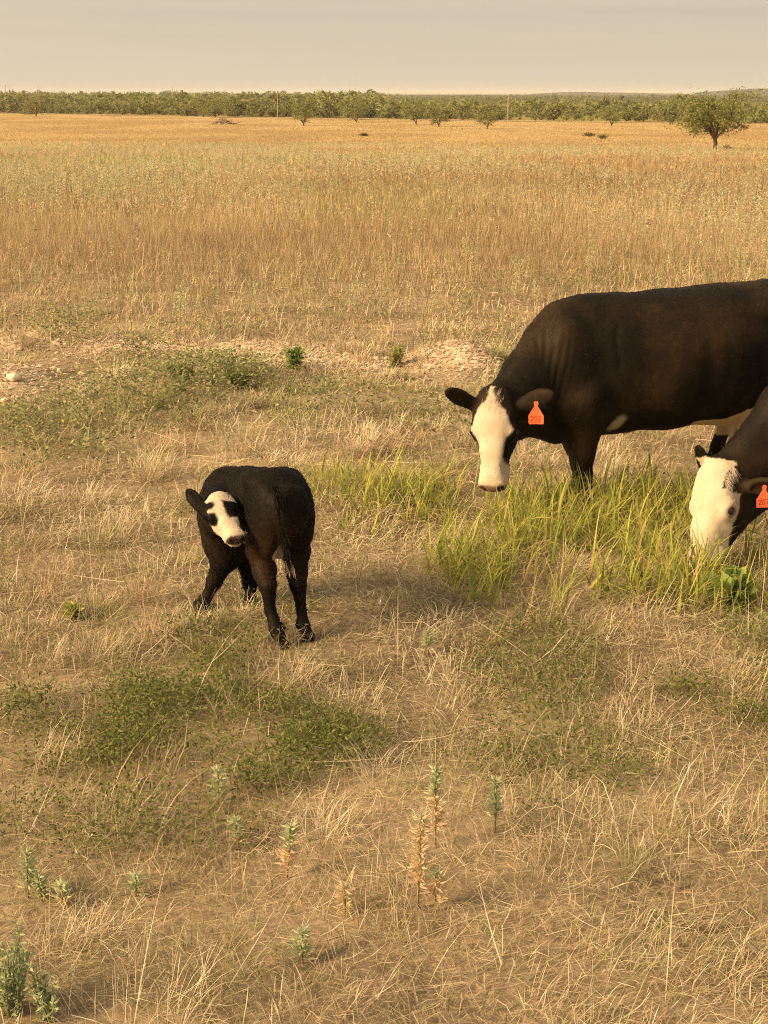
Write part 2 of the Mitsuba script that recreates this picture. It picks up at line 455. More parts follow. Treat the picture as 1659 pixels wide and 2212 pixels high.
def paint(v, seed):
    """Coat: almost black, weathered brown on the upper parts in soft patches."""
    n1 = meshkit.fbm(v * 3.2 + seed, 4, seed)
    n2 = meshkit.fbm(v * np.array([60, 60, 25]), 3, seed + 3)
    b = sstep(0.35, 0.75, n1)[:, None]
    c = BLACK * (1 - b) + np.array([0.026, 0.0165, 0.009]) * b
    return c * (0.75 + 0.5 * n2[:, None])


def blend(c, col, m):
    return c * (1 - m[:, None]) + np.asarray(col) * m[:, None]


def white_hair(v, seed):
    n = meshkit.fbm(v * np.array([90, 90, 30]), 3, seed)
    n2 = meshkit.fbm(v * 14, 3, seed + 1)
    return WHITE * (0.80 + 0.22 * n[:, None] + 0.14 * n2[:, None]) * np.array([1, 0.98, 0.94])


def hair_strands(roots, dirs, lengths, width, bend, col, r, seg=4):
    """Thin curved ribbons of hair; bend pulls the strand over its length."""
    n = len(roots)
    t = np.linspace(0, 1, seg)
    side = np.cross(dirs, r.normal(size=(n, 3)))
    side /= np.linalg.norm(side, axis=1, keepdims=True)
    P = roots[:, None] + dirs[:, None] * (t[None, :, None] * lengths[:, None, None]) + np.asarray(bend).reshape(-1, 1, 3) * (t[None, :, None] ** 2) * lengths[:, None, None]
    wd = (width * (1 - 0.85 * t))[None, :, None]
    v = np.stack([P - side[:, None] * wd, P + side[:, None] * wd], 2).reshape(n, -1, 3)
    i = np.arange(seg - 1) * 2
    q = np.stack([i, i + 1, i + 3, i + 2], 1)
    f = np.vstack([q[:, [0, 1, 2]], q[:, [0, 2, 3]]])
    f = (f[None] + (np.arange(n) * seg * 2)[:, None, None]).reshape(-1, 3)
    c = np.repeat(col, seg * 2, 0)
    return v.reshape(-1, 3), f, c


def ear_tag(holder, hole, down, face, height, number):
    """A flag shaped tag hanging from its hole, lettered on the face."""
    from shapely.geometry import Polygon, Point
    down, face = nrm(down), np.asarray(face, float)
    face = nrm(face - (face @ down) * down)
    right = np.cross(down, face) * -1
    prof = [(-0.09, 0), (-0.09, -0.16), (-0.36, -0.60), (-0.33, -1.0), (0.36, -1.0), (0.36, -0.60), (0.09, -0.16), (0.09, 0)]
    s = height / 1.08
    shp = Polygon(prof).union(Point(0, 0).buffer(0.11)).buffer(-0.04).buffer(0.08).buffer(-0.04).difference(Point(0, 0.0).buffer(0.035))
    m = trimesh.creation.extrude_polygon(shp, 0.02, engine='earcut')
    M = np.eye(4)
    M[:3, 0], M[:3, 1], M[:3, 2], M[:3, 3] = right * s, -down * s, face * s, hole
    m = m.subdivide().subdivide()
    m.vertices[:, 2] += 0.22 * m.vertices[:, 0] ** 2 + 0.05 * (m.vertices[:, 1] + 0.5) ** 2
    m.apply_transform(M)
    k = part(holder, 'ear_tag', mikit.ply(m, 'tag_bsdf', smooth=False))
    t = meshkit.text_mesh(number, 0.26, 0.006)
    b = t.bounds
    t.apply_translation([-(b[0, 0] + b[1, 0]) / 2, -0.86, 0.0195])
    t.vertices[:, 0] *= 0.78
    t.vertices[:, 2] += 0.012 + 0.22 * t.vertices[:, 0] ** 2 + 0.05 * (t.vertices[:, 1] + 0.5) ** 2
    t.apply_transform(M)
    part(k, 'number', mikit.ply(t, 'ink_bsdf', smooth=False))
    bits = [trimesh.creation.box([w, 0.022, 0.004], T_) for w, T_ in ((0.10, trimesh.transformations.translation_matrix([-0.19, -0.925, 0.022])), (0.14, trimesh.transformations.translation_matrix([-0.03, -0.925, 0.022])), (0.13, trimesh.transformations.translation_matrix([0.15, -0.92, 0.022])))]
    t = trimesh.util.concatenate(bits)
    t.vertices[:, 2] += 0.012 + 0.22 * t.vertices[:, 0] ** 2 + 0.05 * (t.vertices[:, 1] + 0.5) ** 2
    t.apply_transform(M)
    part(k, 'small_print', mikit.ply(t, 'ink_bsdf', smooth=False))
    pin = trimesh.creation.cylinder(0.06, 0.06, sections=16)
    pin.apply_transform(M)
    part(k, 'button', mikit.ply(pin, 'tag_bsdf', smooth=30))
    return k


def hide(v, f, amp=0.0014, folds=None):
    """The fine lie of the hair, and skin folds, as real relief."""
    m = trimesh.Trimesh(v, f, process=False)
    n = m.vertex_normals
    d = amp * (meshkit.fbm(v * np.array([55, 55, 22]), 3, 31) - 0.5) * 2 + 0.004 * (meshkit.fbm(v * 9.0, 3, 32) - 0.5)
    if folds is not None:
        d = d + folds
    return v + n * d[:, None]


def coat_hair(holder, v, f, c, n, length, flow, r):
    """Short hair lying along the body, so that the coat is not a bare skin."""
    nn = trimesh.Trimesh(v, f, process=False).vertex_normals
    i = r.integers(0, len(v), n)
    i = i[(c[i, 0] < 0.2) | (r.uniform(size=n) < 0.25)]
    n = len(i)
    p, q = v[i] + r.normal(size=(n, 3)) * 0.002, nn[i]
    d = flow(v[i]) + 0.35 * r.normal(size=(n, 3))
    d = d - (d * q).sum(1, keepdims=True) * q
    d = d / (np.linalg.norm(d, axis=1, keepdims=True) + 1e-9) + 0.22 * q
    col = c[i] * r.uniform(0.7, 1.5, (n, 1))
    sh_ = hair_strands(p - 0.001 * q, d, length * r.uniform(0.6, 1.3, n), 0.0011, -0.12 * q.reshape(-1, 1, 3), col, r, 2)
    tag(part(holder, 'coat_hair', shape(sh_, 'hair_bsdf')), 'short hair of the coat', kind='stuff')


def eyes(holder, H, uw=(0.177, 0.113, -0.066), r=0.021):
    for q in (-1, 1):
        m = trimesh.creation.icosphere(3, r * H.k)
        m.apply_translation(H(uw[0], q * uw[1], uw[2]))
        part(holder, 'eye', mikit.ply(m, 'eye_bsdf', smooth=True))


def leg(F, P, R, k=0.03):
    for i in range(len(P) - 1):
        F.cone(P[i], R[i], P[i + 1], R[i + 1], k)


def hoof(F, p, ahead, r):
    """Two toes on the ground under p."""
    ahead = nrm(np.append(np.asarray(ahead[:2], float), 0))
    left = np.array([-ahead[1], ahead[0], 0])
    g = float(ground_z(p[0], p[1]))
    for q in (-1, 1):
        b = np.array([p[0], p[1], g]) + left * q * r * 0.42
        F.cone(b + ahead * r * 0.55 + [0, 0, r * 0.35], r * 0.50, b + [0, 0, r * 1.0], r * 0.56, 0.006)


def cow_body(F, O, ang, H, neck_drop, step):
    """Standing adult cow: O on the ground below the withers, heading ang; H its head. Returns local -> world."""
    A = np.array([math.cos(ang), math.sin(ang), 0])
    Lf = np.array([-A[1], A[0], 0])
    W = lambda x, y, z: O + x * A + y * Lf + np.array([0, 0, z])
    st = [(0.24, 0.83, 0.13, 0.25), (0.12, 0.845, 0.20, 0.335), (-0.05, 0.865, 0.245, 0.385), (-0.25, 0.875, 0.29, 0.395), (-0.55, 0.880, 0.35, 0.402), (-0.85, 0.900, 0.355, 0.398),
          (-1.10, 0.945, 0.30, 0.37), (-1.32, 1.04, 0.25, 0.285), (-1.50, 1.09, 0.17, 0.20)]
    F.loft([W(s[0], 0, s[1]) for s in st], [s[2] for s in st], [s[3] for s in st], [0, 0, 1], 0.08, 2.2)
    F.ball(W(-0.05, 0, 1.15), (0.20, 0.10, 0.10), np.array([A, Lf, [0, 0, 1]]), 0.10)
    for q in (-1, 1):
        R = np.array([nrm(A + [0, 0, -0.25]), Lf, nrm(np.array([0, 0, 1]) + 0.25 * A)])
        F.ball(W(0.09, q * 0.185, 0.88), (0.135, 0.075, 0.28), R, 0.07)
        F.ball(W(0.03, q * 0.20, 0.68), (0.15, 0.07, 0.15), R, 0.06)
        F.ball(W(-1.13, q * 0.235, 1.20), (0.09, 0.06, 0.06), None, 0.08)
        F.ball(W(-1.30, q * 0.17, 0.93), (0.21, 0.12, 0.31), np.array([A, Lf, [0, 0, 1]]), 0.08)
        F.ball(W(-1.12, q * 0.20, 0.80), (0.13, 0.085, 0.17), np.array([A, Lf, [0, 0, 1]]), 0.07)
        fs, hs = (step[0], step[2]) if q > 0 else (step[1], step[3])
        leg(F, [W(0.02, q * 0.185, 0.72), W(0.01 + 0.3 * fs, q * 0.165, 0.56), W(0.03 + 0.7 * fs, q * 0.150, 0.36)], [0.122, 0.098, 0.063])
        leg(F, [W(0.03 + 0.7 * fs, q * 0.150, 0.37), W(0.02 + 0.85 * fs, q * 0.148, 0.24), W(0.015 + fs, q * 0.148, 0.12), W(0.045 + fs, q * 0.148, 0.05)], [0.062, 0.042, 0.046, 0.047])
        hoof(F, W(0.055 + fs, q * 0.148, 0), A, 0.062)
        leg(F, [W(-1.16, q * 0.19, 0.78), W(-1.28 + 0.5 * hs, q * 0.175, 0.62), W(-1.40 + 0.8 * hs, q * 0.155, 0.47)], [0.135, 0.085, 0.052])
        leg(F, [W(-1.41 + 0.8 * hs, q * 0.155, 0.48), W(-1.38 + 0.9 * hs, q * 0.150, 0.28), W(-1.36 + hs, q * 0.15, 0.13), W(-1.33 + hs, q * 0.15, 0.05)], [0.052, 0.038, 0.043, 0.045])
        hoof(F, W(-1.32 + hs, q * 0.15, 0), A, 0.062)
    # neck
    nb, nt = W(0.04, 0, 0.97), H(0.045, 0, -0.11)
    mid = nb * 0.45 + nt * 0.55 + np.array([0, 0, neck_drop])
    up = [np.array([0, 0, 1]) + 0.35 * A, np.array([0, 0, 1]) + 0.35 * A, nrm(-H.u) + 0.2 * H.v]
    F.loft([nb, mid, nt], [0.175, 0.13, 0.085], [0.27, 0.20, 0.125], up, 0.08, 2.1)
    # brisket, dewlap and throat
    th = H(0.20, 0, -0.235)
    F.cone(W(0.14, 0, 0.50), 0.085, W(0.29, 0, 0.555), 0.075, 0.10)
    F.cone(W(0.27, 0, 0.56), 0.06, th * 0.6 + W(0.27, 0, 0.56) * 0.4, 0.04, 0.09)
    F.cone(th * 0.6 + W(0.27, 0, 0.56) * 0.4, 0.04, th, 0.05, 0.08)
    # tail and udder
    F.cone(W(-1.52, 0, 1.24), 0.05, W(-1.60, 0, 1.15), 0.032, 0.05)
    leg(F, [W(-1.60, 0, 1.15), W(-1.63, 0, 0.85), W(-1.61, 0, 0.50), W(-1.60, 0.02, 0.34)], [0.03, 0.02, 0.022, 0.03], 0.02)
    F.ball(W(-1.06, 0, 0.60), (0.22, 0.19, 0.165), np.array([A, Lf, [0, 0, 1]]), 0.05)
    F.ball(W(-0.90, 0, 0.56), (0.20, 0.12, 0.09), np.array([A, Lf, [0, 0, 1]]), 0.05)
    for x in (-1.02, -1.14):
        for y in (-0.07, 0.07):
            F.cone(W(x, y, 0.47), 0.026, W(x + 0.012, y * 1.1, 0.375), 0.013, 0.02)
    return W, A, Lf


def local_of(O, A, Lf, v):
    d = v - O
    return np.stack([d @ A, d @ Lf, d[:, 2]], 1)


def on(x, y):
    return np.array([x, y, float(ground_z(x, y))])


# the cow that stands in profile, her face to the camera
K = tag(new_key('cow'), 'big black cow with white blaze and orange tag 202, standing side-on behind tall green grass', 'cow')
poll, nose = at(1063, 858, 8.24), at(1058, 1064, 8.09)
H = Head(poll, nose - poll, (-0.30, -0.95, 0.2), np.linalg.norm(nose - poll))
O = on(1.15, 8.66)
F = Field([-0.1, 7.5, -0.22], [3.1, 9.85, 1.40], 0.0110)
W, A, Lf = cow_body(F, O, math.radians(180 + 17), H, -0.03, (-0.03, -0.13, 0.06, 0.36))
build_head(F, H)
e1 = build_ear(F, H(0.045, -0.105, -0.11), at(964, 842, 8.22), (0.15, -0.8, -0.45), 0.105)
tipL = at(1196, 850, 8.12)
e2 = build_ear(F, H(0.045, 0.105, -0.11), tipL, (-0.1, -1, 0.1), 0.118, hollow=False)
v, f = F.mesh()
hl, bl = H.local(v), local_of(O, A, Lf, v)
ph = bl[:, 0] * 1.0 + 0.22 * (bl[:, 2] - 0.9) + 0.03 * meshkit.fbm(v * 5, 3, 3)
fold = sstep(0.12, 0.22, ph) * sstep(0.52, 0.38, ph) * sstep(0.55, 0.75, bl[:, 2]) * sstep(1.22, 1.0, bl[:, 2]) * (np.linalg.norm(hl, axis=1) > 0.34)
rib = sstep(-0.35, -0.5, bl[:, 0]) * sstep(-1.05, -0.85, bl[:, 0]) * sstep(0.65, 0.8, bl[:, 2]) * sstep(1.15, 1.0, bl[:, 2])
blade = np.exp(-((bl[:, 0] + 0.13 + 0.12 * (bl[:, 2] - 1.0) + 0.02 * np.sin(bl[:, 2] * 16)) / 0.016) ** 2) * sstep(0.86, 0.92, bl[:, 2]) * sstep(1.17, 1.10, bl[:, 2])
v = hide(v, f, 0.0014, 0.0022 * fold * np.sin(ph * 2 * np.pi / 0.042) + 0.0018 * rib * np.sin(bl[:, 0] * 2 * np.pi / 0.13) - 0.007 * blade)
c = paint(v, 5)
wig = 0.016 * (meshkit.fbm(v * 22, 3, 8) - 0.5) * 2
u_, w_, q_ = hl[:, 0], hl[:, 1], hl[:, 2]
ishead = (u_ > -0.06) & (u_ < 0.6) & (np.abs(w_) < 0.16) & (q_ > -0.27) & (q_ < 0.06)
half = np.interp(u_, [-0.02, 0.02, 0.06, 0.12, 0.165, 0.19, 0.24, 0.30, 0.345, 0.375, 0.6], [0.016, 0.030, 0.072, 0.100, 0.116, 0.098, 0.074, 0.060, 0.066, 0.2, 0.3])
half = half + np.where(w_ < 0, 0.004, -0.004)
m = sstep(0.006, -0.006, np.abs(w_) - half + wig) * sstep(-0.115, -0.095, q_ + wig + np.where(u_ > 0.36, 0.3, 0)) * ishead
c = blend(c, 0, m) + white_hair(v, 2) * m[:, None]
nost = sstep(0.026, 0.014, np.sqrt((u_ - 0.474) ** 2 * 0.4 + (np.abs(w_) - 0.046) ** 2 + (q_ + 0.045) ** 2 * 0.6))
c = blend(c, PINK * 0.33, 0.85 * sstep(0.456, 0.470, u_ + wig * 0.3) * ishead * sstep(-0.125, -0.10, q_))
c = blend(c, BLACK, 0.95 * nost * ishead)
under = sstep(0.055, 0.02, np.sqrt(((bl[:, 0] + 0.17) / 1.0) ** 2 + ((bl[:, 2] - 0.53 + 0.5 * (bl[:, 0] + 0.12)) / 1.3) ** 2) + wig) * (bl[:, 0] < -0.09) * (bl[:, 2] < 0.68)
c = blend(c, WHITE * 0.9, under)
ud = sstep(0.0, 0.02, -np.abs(bl[:, 0] + 1.01) + 0.34 + wig) * sstep(0.73, 0.70, bl[:, 2] + 0.40 * np.clip(bl[:, 0] + 1.08, 0, 1) + wig) * (np.abs(bl[:, 1]) < 0.21) * (bl[:, 2] > 0.36)
c = blend(c, np.array([0.60, 0.47, 0.35]), ud)
c = blend(c, HOOF, (bl[:, 2] < 0.075) * (1.0 - ishead))
part(K, 'body', shape((v, f, c), 'coat_bsdf'))
coat_hair(K, v, f, c, 60000, 0.016, lambda p: np.where((np.linalg.norm(H.local(p), axis=1) < 0.6)[:, None], H.u, -A * 0.6 + np.array([0, 0, -0.8])), np.random.default_rng(3))
eyes(K, H)
tk = ear_tag(K, at(1158, 871, 8.05), (0.02, 0.03, -1), (-0.1, -1, 0.12), 0.128, '202')
labels[tk] = dict(label='orange ear tag lettered 202')
r = np.random.default_rng(5)
n = 260
roots = np.array([H(0.045 + 0.03 * a, 0.022 * b, 0.002) for a, b in r.normal(size=(n, 2))])
part(K, 'forelock', shape(hair_strands(roots, -H.u * 0.8 + H.v * 0.35 + 0.12 * r.normal(size=(n, 3)), r.uniform(0.03, 0.07, n), 0.0016, H.w * 0.25, WHITE * r.uniform(0.75, 1.0, (n, 1)), r), 'hair_bsdf'))

# the cow in the right foreground, of whom only head and neck are in the picture
K = tag(new_key('cow'), 'black cow with white face, shaggy forelock and orange tag 207, nose down at right edge', 'cow')
poll, nose = at(1532, 1012, 7.46), at(1488, 1230, 7.28)
H = Head(poll, nose - poll, (-0.86, -0.52, 0.1), np.linalg.norm(nose - poll) * 1.06)
O = on(2.62, 7.72)
F = Field([1.3, 6.9, -0.22], [4.5, 8.9, 1.45], 0.0115)
W, A, Lf = cow_body(F, O, math.radians(180 + 8), H, 0.08, (0.06, -0.06, -0.08, 0.08))
build_head(F, H, 1.05)
e1 = build_ear(F, H(0.04, -0.10, -0.11), at(1509, 962, 7.50), (-0.75, -0.5, 0.1), 0.10)
tipL = at(1700, 1052, 7.25)
e2 = build_ear(F, H(0.05, 0.105, -0.13), tipL, (0.1, -1, -0.25), 0.12)
v, f = F.mesh()
hl, bl = H.local(v), local_of(O, A, Lf, v)
v = hide(v, f)
c = paint(v, 9)
wig = 0.02 * (meshkit.fbm(v * 26, 3, 8) - 0.5) * 2
u_, w_, q_ = hl[:, 0], hl[:, 1], hl[:, 2]
ishead = (u_ > -0.05) & (u_ < 0.6) & (np.abs(w_) < np.where(u_ < 0.09, 0.09, 0.17)) & (q_ > -0.27) & (q_ < 0.06)
edge = np.interp(u_, [-0.05, 0.02, 0.06, 0.12, 0.2, 0.30, 0.36, 0.40, 0.6], [-0.04, -0.05, -0.065, -0.115, -0.118, -0.13, -0.165, -0.3, -0.4])
edge = np.where((w_ > -0.02) & (u_ < 0.13), np.minimum(edge, -0.105), edge)
m = sstep(-0.006, 0.006, q_ - edge + wig) * ishead
c = blend(c, 0, m) + white_hair(v, 4) * m[:, None]
c = blend(c, PINK, 0.7 * sstep(0.485, 0.495, u_ + wig * 0.3) * ishead)
ring = sstep(0.034, 0.024, np.sqrt((u_ - 0.180) ** 2 + (np.abs(w_) - 0.118) ** 2 + (q_ + 0.069) ** 2)) * ishead
c = blend(c, PINK * 0.45, 0.8 * ring)
c = blend(c, HOOF, (bl[:, 2] < 0.075) * (1.0 - ishead))
part(K, 'body', shape((v, f, c), 'coat_bsdf'))
coat_hair(K, v, f, c, 45000, 0.016, lambda p: np.where((np.linalg.norm(H.local(p), axis=1) < 0.6)[:, None], H.u, -A * 0.6 + np.array([0, 0, -0.8])), np.random.default_rng(4))
eyes(K, H)
tk = ear_tag(K, at(1651, 1052, 7.16), (0.02, 0.03, -1), (0.1, -1, 0.12), 0.115, '207')
labels[tk] = dict(label='orange ear tag lettered 207')
n = 3000
ab = r.uniform(-1, 1, (n, 2))
roots = np.array([H(0.03 + 0.055 * a, 0.01 + 0.085 * b, -0.002 - 0.035 * abs(b) - 0.02 * (a < -0.5)) for a, b in ab])
dirs = H.u * (0.45 + 0.25 * r.normal(size=(n, 1))) + H.v * 0.45 + H.w * (0.8 * ab[:, 1:2]) + 0.18 * r.normal(size=(n, 3))
dirs /= np.linalg.norm(dirs, axis=1, keepdims=True)
part(K, 'forelock', shape(hair_strands(roots, dirs, r.uniform(0.025, 0.065, n), 0.0013, H.u * 0.4 - H.v * 0.5, WHITE * r.uniform(0.72, 1.05, (n, 1)), r), 'hair_bsdf'))

# the calf, seen from behind, its head turned back
K = tag(new_key('calf'), 'small black calf with patched white face, seen from behind with its head turned back', 'calf')
F = Field([-1.12, 5.95, -0.18], [-0.15, 7.12, 0.80], 0.0058)
u = cam_axis(0.40, -0.69, 0.58)
poll = at(473, 1071, 6.36)
H = Head(poll, u, cam_axis(0.20, 0.66, 0.66), 0.262, 1.20)
hip, sh = np.array([-0.487, 6.36, 0.542]), np.array([-0.725, 6.79, 0.405])
A = nrm((sh - hip) * [1, 1, 0])
Lf = np.array([-A[1], A[0], 0])
C_ = [hip - A * 0.14, hip - A * 0.03, hip * 0.72 + sh * 0.28, hip * 0.4 + sh * 0.6, sh, sh + A * 0.10]
F.loft(C_, [0.095, 0.113, 0.116, 0.126, 0.112, 0.07], [0.115, 0.150, 0.15, 0.165, 0.170, 0.11], [0, 0, 1], 0.05, 2.2)
for q in (-1, 1):
    F.ball(hip + Lf * q * 0.085 - A * 0.05 + [0.005, 0, -0.06], (0.115, 0.058, 0.17), np.array([A, Lf, [0, 0, 1]]), 0.05)
    F.ball(hip + Lf * q * 0.075 + A * 0.03 + [0, 0, 0.10], (0.06, 0.04, 0.035), None, 0.05)
    F.ball(sh + Lf * q * 0.085 + [0, 0, 0.0], (0.075, 0.045, 0.14), np.array([A, Lf, [0, 0, 1]]), 0.05)
leg(F, [at(574, 1120, 6.36), at(563, 1185, 6.40), at(571, 1232, 6.36), at(577, 1262, 6.31)], [0.085, 0.064, 0.049, 0.040], 0.03)
leg(F, [at(579, 1264, 6.30), at(584, 1318, 6.29), at(597, 1358, 6.25), at(606, 1382, 6.22)], [0.038, 0.0225, 0.031, 0.029], 0.018)
hoof(F, at(607, 1396, 6.21), A * 0.5 + [0.5, -0.5, 0], 0.034)
leg(F, [at(632, 1120, 6.43), at(640, 1190, 6.48), at(641, 1235, 6.44), at(643, 1262, 6.40)], [0.082, 0.060, 0.045, 0.038], 0.03)
leg(F, [at(644, 1264, 6.40), at(651, 1316, 6.38), at(654, 1348, 6.34), at(662, 1368, 6.31)], [0.036, 0.021, 0.028, 0.026], 0.018)
hoof(F, at(664, 1380, 6.28), A + [0.5, -0.2, 0], 0.032)
leg(F, [sh + Lf * 0.10 + [0, 0, -0.06], at(484, 1206, 6.72), at(463, 1256, 6.74)], [0.07, 0.058, 0.036], 0.03)
leg(F, [at(462, 1258, 6.74), at(449, 1284, 6.74), at(440, 1300, 6.73), at(433, 1312, 6.70)], [0.036, 0.023, 0.028, 0.027], 0.018)
hoof(F, at(430, 1320, 6.69), [-0.3, -0.4, 0], 0.032)
leg(F, [sh - Lf * 0.10 + [0, 0, -0.06], at(537, 1212, 6.86), at(540, 1258, 6.86)], [0.07, 0.055, 0.036], 0.03)
leg(F, [at(540, 1258, 6.86), at(542, 1286, 6.85), at(542, 1302, 6.83), at(541, 1312, 6.80)], [0.036, 0.023, 0.028, 0.027], 0.018)
hoof(F, at(540, 1318, 6.79), A * 0.3 + [-0.1, -0.3, 0], 0.032)
n1, n2 = at(474, 1102, 6.76), at(466, 1104, 6.56)
F.loft([sh + A * 0.04 + [0, 0, 0.02], n1, n2, H(0.05, 0, -0.12)], [0.10, 0.082, 0.070, 0.06], [0.15, 0.125, 0.105, 0.075], [0.1, 0.1, 1], 0.05, 2.1)
F.cone(at(470, 1175, 6.74), 0.06, at(500, 1190, 6.78), 0.07, 0.06)
build_head(F, H, 1.04)
e1 = build_ear(F, H(0.055, -0.115, -0.10), at(403, 1060, 6.46), cam_axis(0.3, -0.5, 0.8), 0.072)
e2 = build_ear(F, H(0.055, 0.115, -0.10), at(540, 1046, 6.62), cam_axis(0.2, -0.2, 1), 0.075)
F.ball(at(601, 1186, 6.50), (0.045, 0.05, 0.045), None, 0.03)
TP = [at(595, 1017, 6.24), at(596, 1034, 6.16), at(600, 1075, 6.11), at(607, 1130, 6.11), at(617, 1190, 6.13), at(627, 1222, 6.16)]
leg(F, TP, [0.026, 0.022, 0.021, 0.021, 0.018, 0.010], 0.02)
v, f = F.mesh()
hl = H.local(v)
bl = np.stack([(v - hip) @ A, (v - hip) @ Lf, v[:, 2]], 1)
v = hide(v, f, 0.0010)
c = paint(v, 14) * 0.55
wig = 0.02 * (meshkit.fbm(v * 40, 3, 8) - 0.5) * 2
br = sstep(0.16, 0.02, np.sqrt(((bl[:, 1] - 0.035) / 0.8) ** 2 + ((bl[:, 2] - 0.36) / 1.7) ** 2)) * (bl[:, 0] < 0.05)
c = blend(c, BROWN, 0.26 * br)
wb = sstep(0.012, -0.012, np.abs(bl[:, 1]) - 0.05 + wig) * sstep(0.40, 0.38, bl[:, 2]) * (bl[:, 0] > 0.0) * (bl[:, 0] < 0.40) * (bl[:, 2] > 0.26)
c = blend(c, WHITE * 0.95, np.maximum(wb, sstep(0.088, 0.072, np.linalg.norm(v - at(601, 1192, 6.48), axis=1) + wig)))
u_, w_, q_ = hl[:, 0], hl[:, 1], hl[:, 2]
ishead = (u_ > -0.06) & (u_ < 0.6) & (np.abs(w_) < np.where(w_ > 0, 0.098, np.where(u_ < 0.11, 0.105, 0.122))) & (q_ > -0.3) & (q_ < 0.06) & (bl[:, 1] > 0.135)
e = np.interp(u_, [-0.06, 0.0, 0.10, 0.16, 0.22, 0.27, 0.30, 0.6], [0.02, -0.06, -0.105, -0.115, -0.145, -0.20, -0.3, -0.4])
m = sstep(-0.008, 0.008, q_ - e + wig) * ishead
patch = np.maximum.reduce([
    sstep(0.014, -0.010, np.sqrt(((u_ - 0.190) / 1.2) ** 2 + ((w_ + 0.098) / 0.95) ** 2 + ((q_ + 0.07) / 1.2) ** 2) - 0.052 + wig),            # round the near eye
    sstep(0.016, -0.010, np.maximum(np.abs(u_ - 0.178) - 0.085 + 0.25 * (w_ - 0.05), np.abs(w_ - 0.050) - 0.056) + wig),   # the large patch over the far eye
    sstep(0.012, -0.010, np.sqrt(((u_ - 0.075) / 1.0) ** 2 + ((w_ + 0.105) / 1.2) ** 2) - 0.042 + wig)])
m = m * (1 - patch * (q_ > -0.14))
c = blend(c, 0, m) + white_hair(v, 6) * m[:, None]
nost = sstep(0.022, 0.012, np.sqrt((u_ - 0.482) ** 2 * 0.5 + (np.abs(w_) - 0.042) ** 2 + (q_ + 0.05) ** 2 * 0.7))
c = blend(c, PINK * 0.11, 0.97 * sstep(0.450, 0.472, u_ + wig * 0.3 + 0.3 * np.clip(np.abs(w_) - 0.02, 0, 0.03)) * sstep(-0.108, -0.09, q_) * ishead)
c = blend(c, BLACK, 0.9 * nost * ishead)
gz = bl[:, 2] + 0.102
c = blend(c, HOOF, (gz < 0.05) * 1.0)
part(K, 'body', shape((v, f, c), 'coat_bsdf'))
coat_hair(K, v, f, c, 45000, 0.013, lambda p: np.where((np.linalg.norm(H.local(p), axis=1) < 0.55)[:, None], H.u, -A * 0.5 + np.array([0, 0, -0.8])), np.random.default_rng(6))
eyes(K, H)
n = 500
tt = r.uniform(0.25, 1, n)
P = np.array([np.array([np.interp(t_, np.linspace(0, 1, len(TP)), np.array(TP)[:, q]) for q in range(3)]) for t_ in tt])
P += r.normal(size=(n, 3)) * 0.010
colr = np.where((tt > 0.93)[:, None], WHITE * 0.9, BLACK * 1.4)
part(K, 'tail_switch', shape(hair_strands(P, nrm([0.12, 0, -1]) + 0.10 * r.normal(size=(n, 3)), np.where(tt > 0.93, 0.05, r.uniform(0.04, 0.09, n)), 0.0016, np.array([0.05, 0, -0.1]), colr, r), 'hair_bsdf'))
# ------------------------------------------------------------------ mesquite trees, thicket, poles, brush pile
def leaf_tris(P, size, r, droop=0.35, slim=0.38):
    """One slim leaf triangle pair (a folded spray) at each point."""
    n = len(P)
    d = r.normal(size=(n, 3))
    d[:, 2] = d[:, 2] * 0.6 - droop
    d /= np.linalg.norm(d, axis=1, keepdims=True)
    s_ = np.cross(d, r.normal(size=(n, 3)))
    s_ /= np.linalg.norm(s_, axis=1, keepdims=True)
    L = size * r.uniform(0.6, 1.3, n)[:, None]
    v = np.stack([P - d * L * 0.5, P + s_ * L * slim, P + d * L * 0.5, P - s_ * L * slim], 1).reshape(-1, 3)
    k = np.arange(n)[:, None] * 4
    return v, np.vstack([k + [0, 1, 2], k + [0, 2, 3]])


LEAF_A, LEAF_B = np.array([0.29, 0.30, 0.11]), np.array([0.14, 0.155, 0.065])
scene['bark_bsdf'] = dict(type='twosided', bsdf=dict(type='diffuse', reflectance=mikit.proc(lambda p, n, uv: mikit.mix((0.07, 0.05, 0.035), (0.15, 0.105, 0.07), mikit.fbm(p.x * 9, p.y * 9, p.z * 2, 3)))))


def bend_path(a, b, sag, r, n=6, jit=0.06):
    t = np.linspace(0, 1, n)[:, None]
    a, b = np.asarray(a, float), np.asarray(b, float)
    L = np.linalg.norm(b - a)
    w = r.normal(size=(n, 3)) * jit * L
    w[0] = 0
    return a + (b - a) * t + np.array([0, 0, 1.0]) * (sag * L * 4 * t * (1 - t)) + w * t


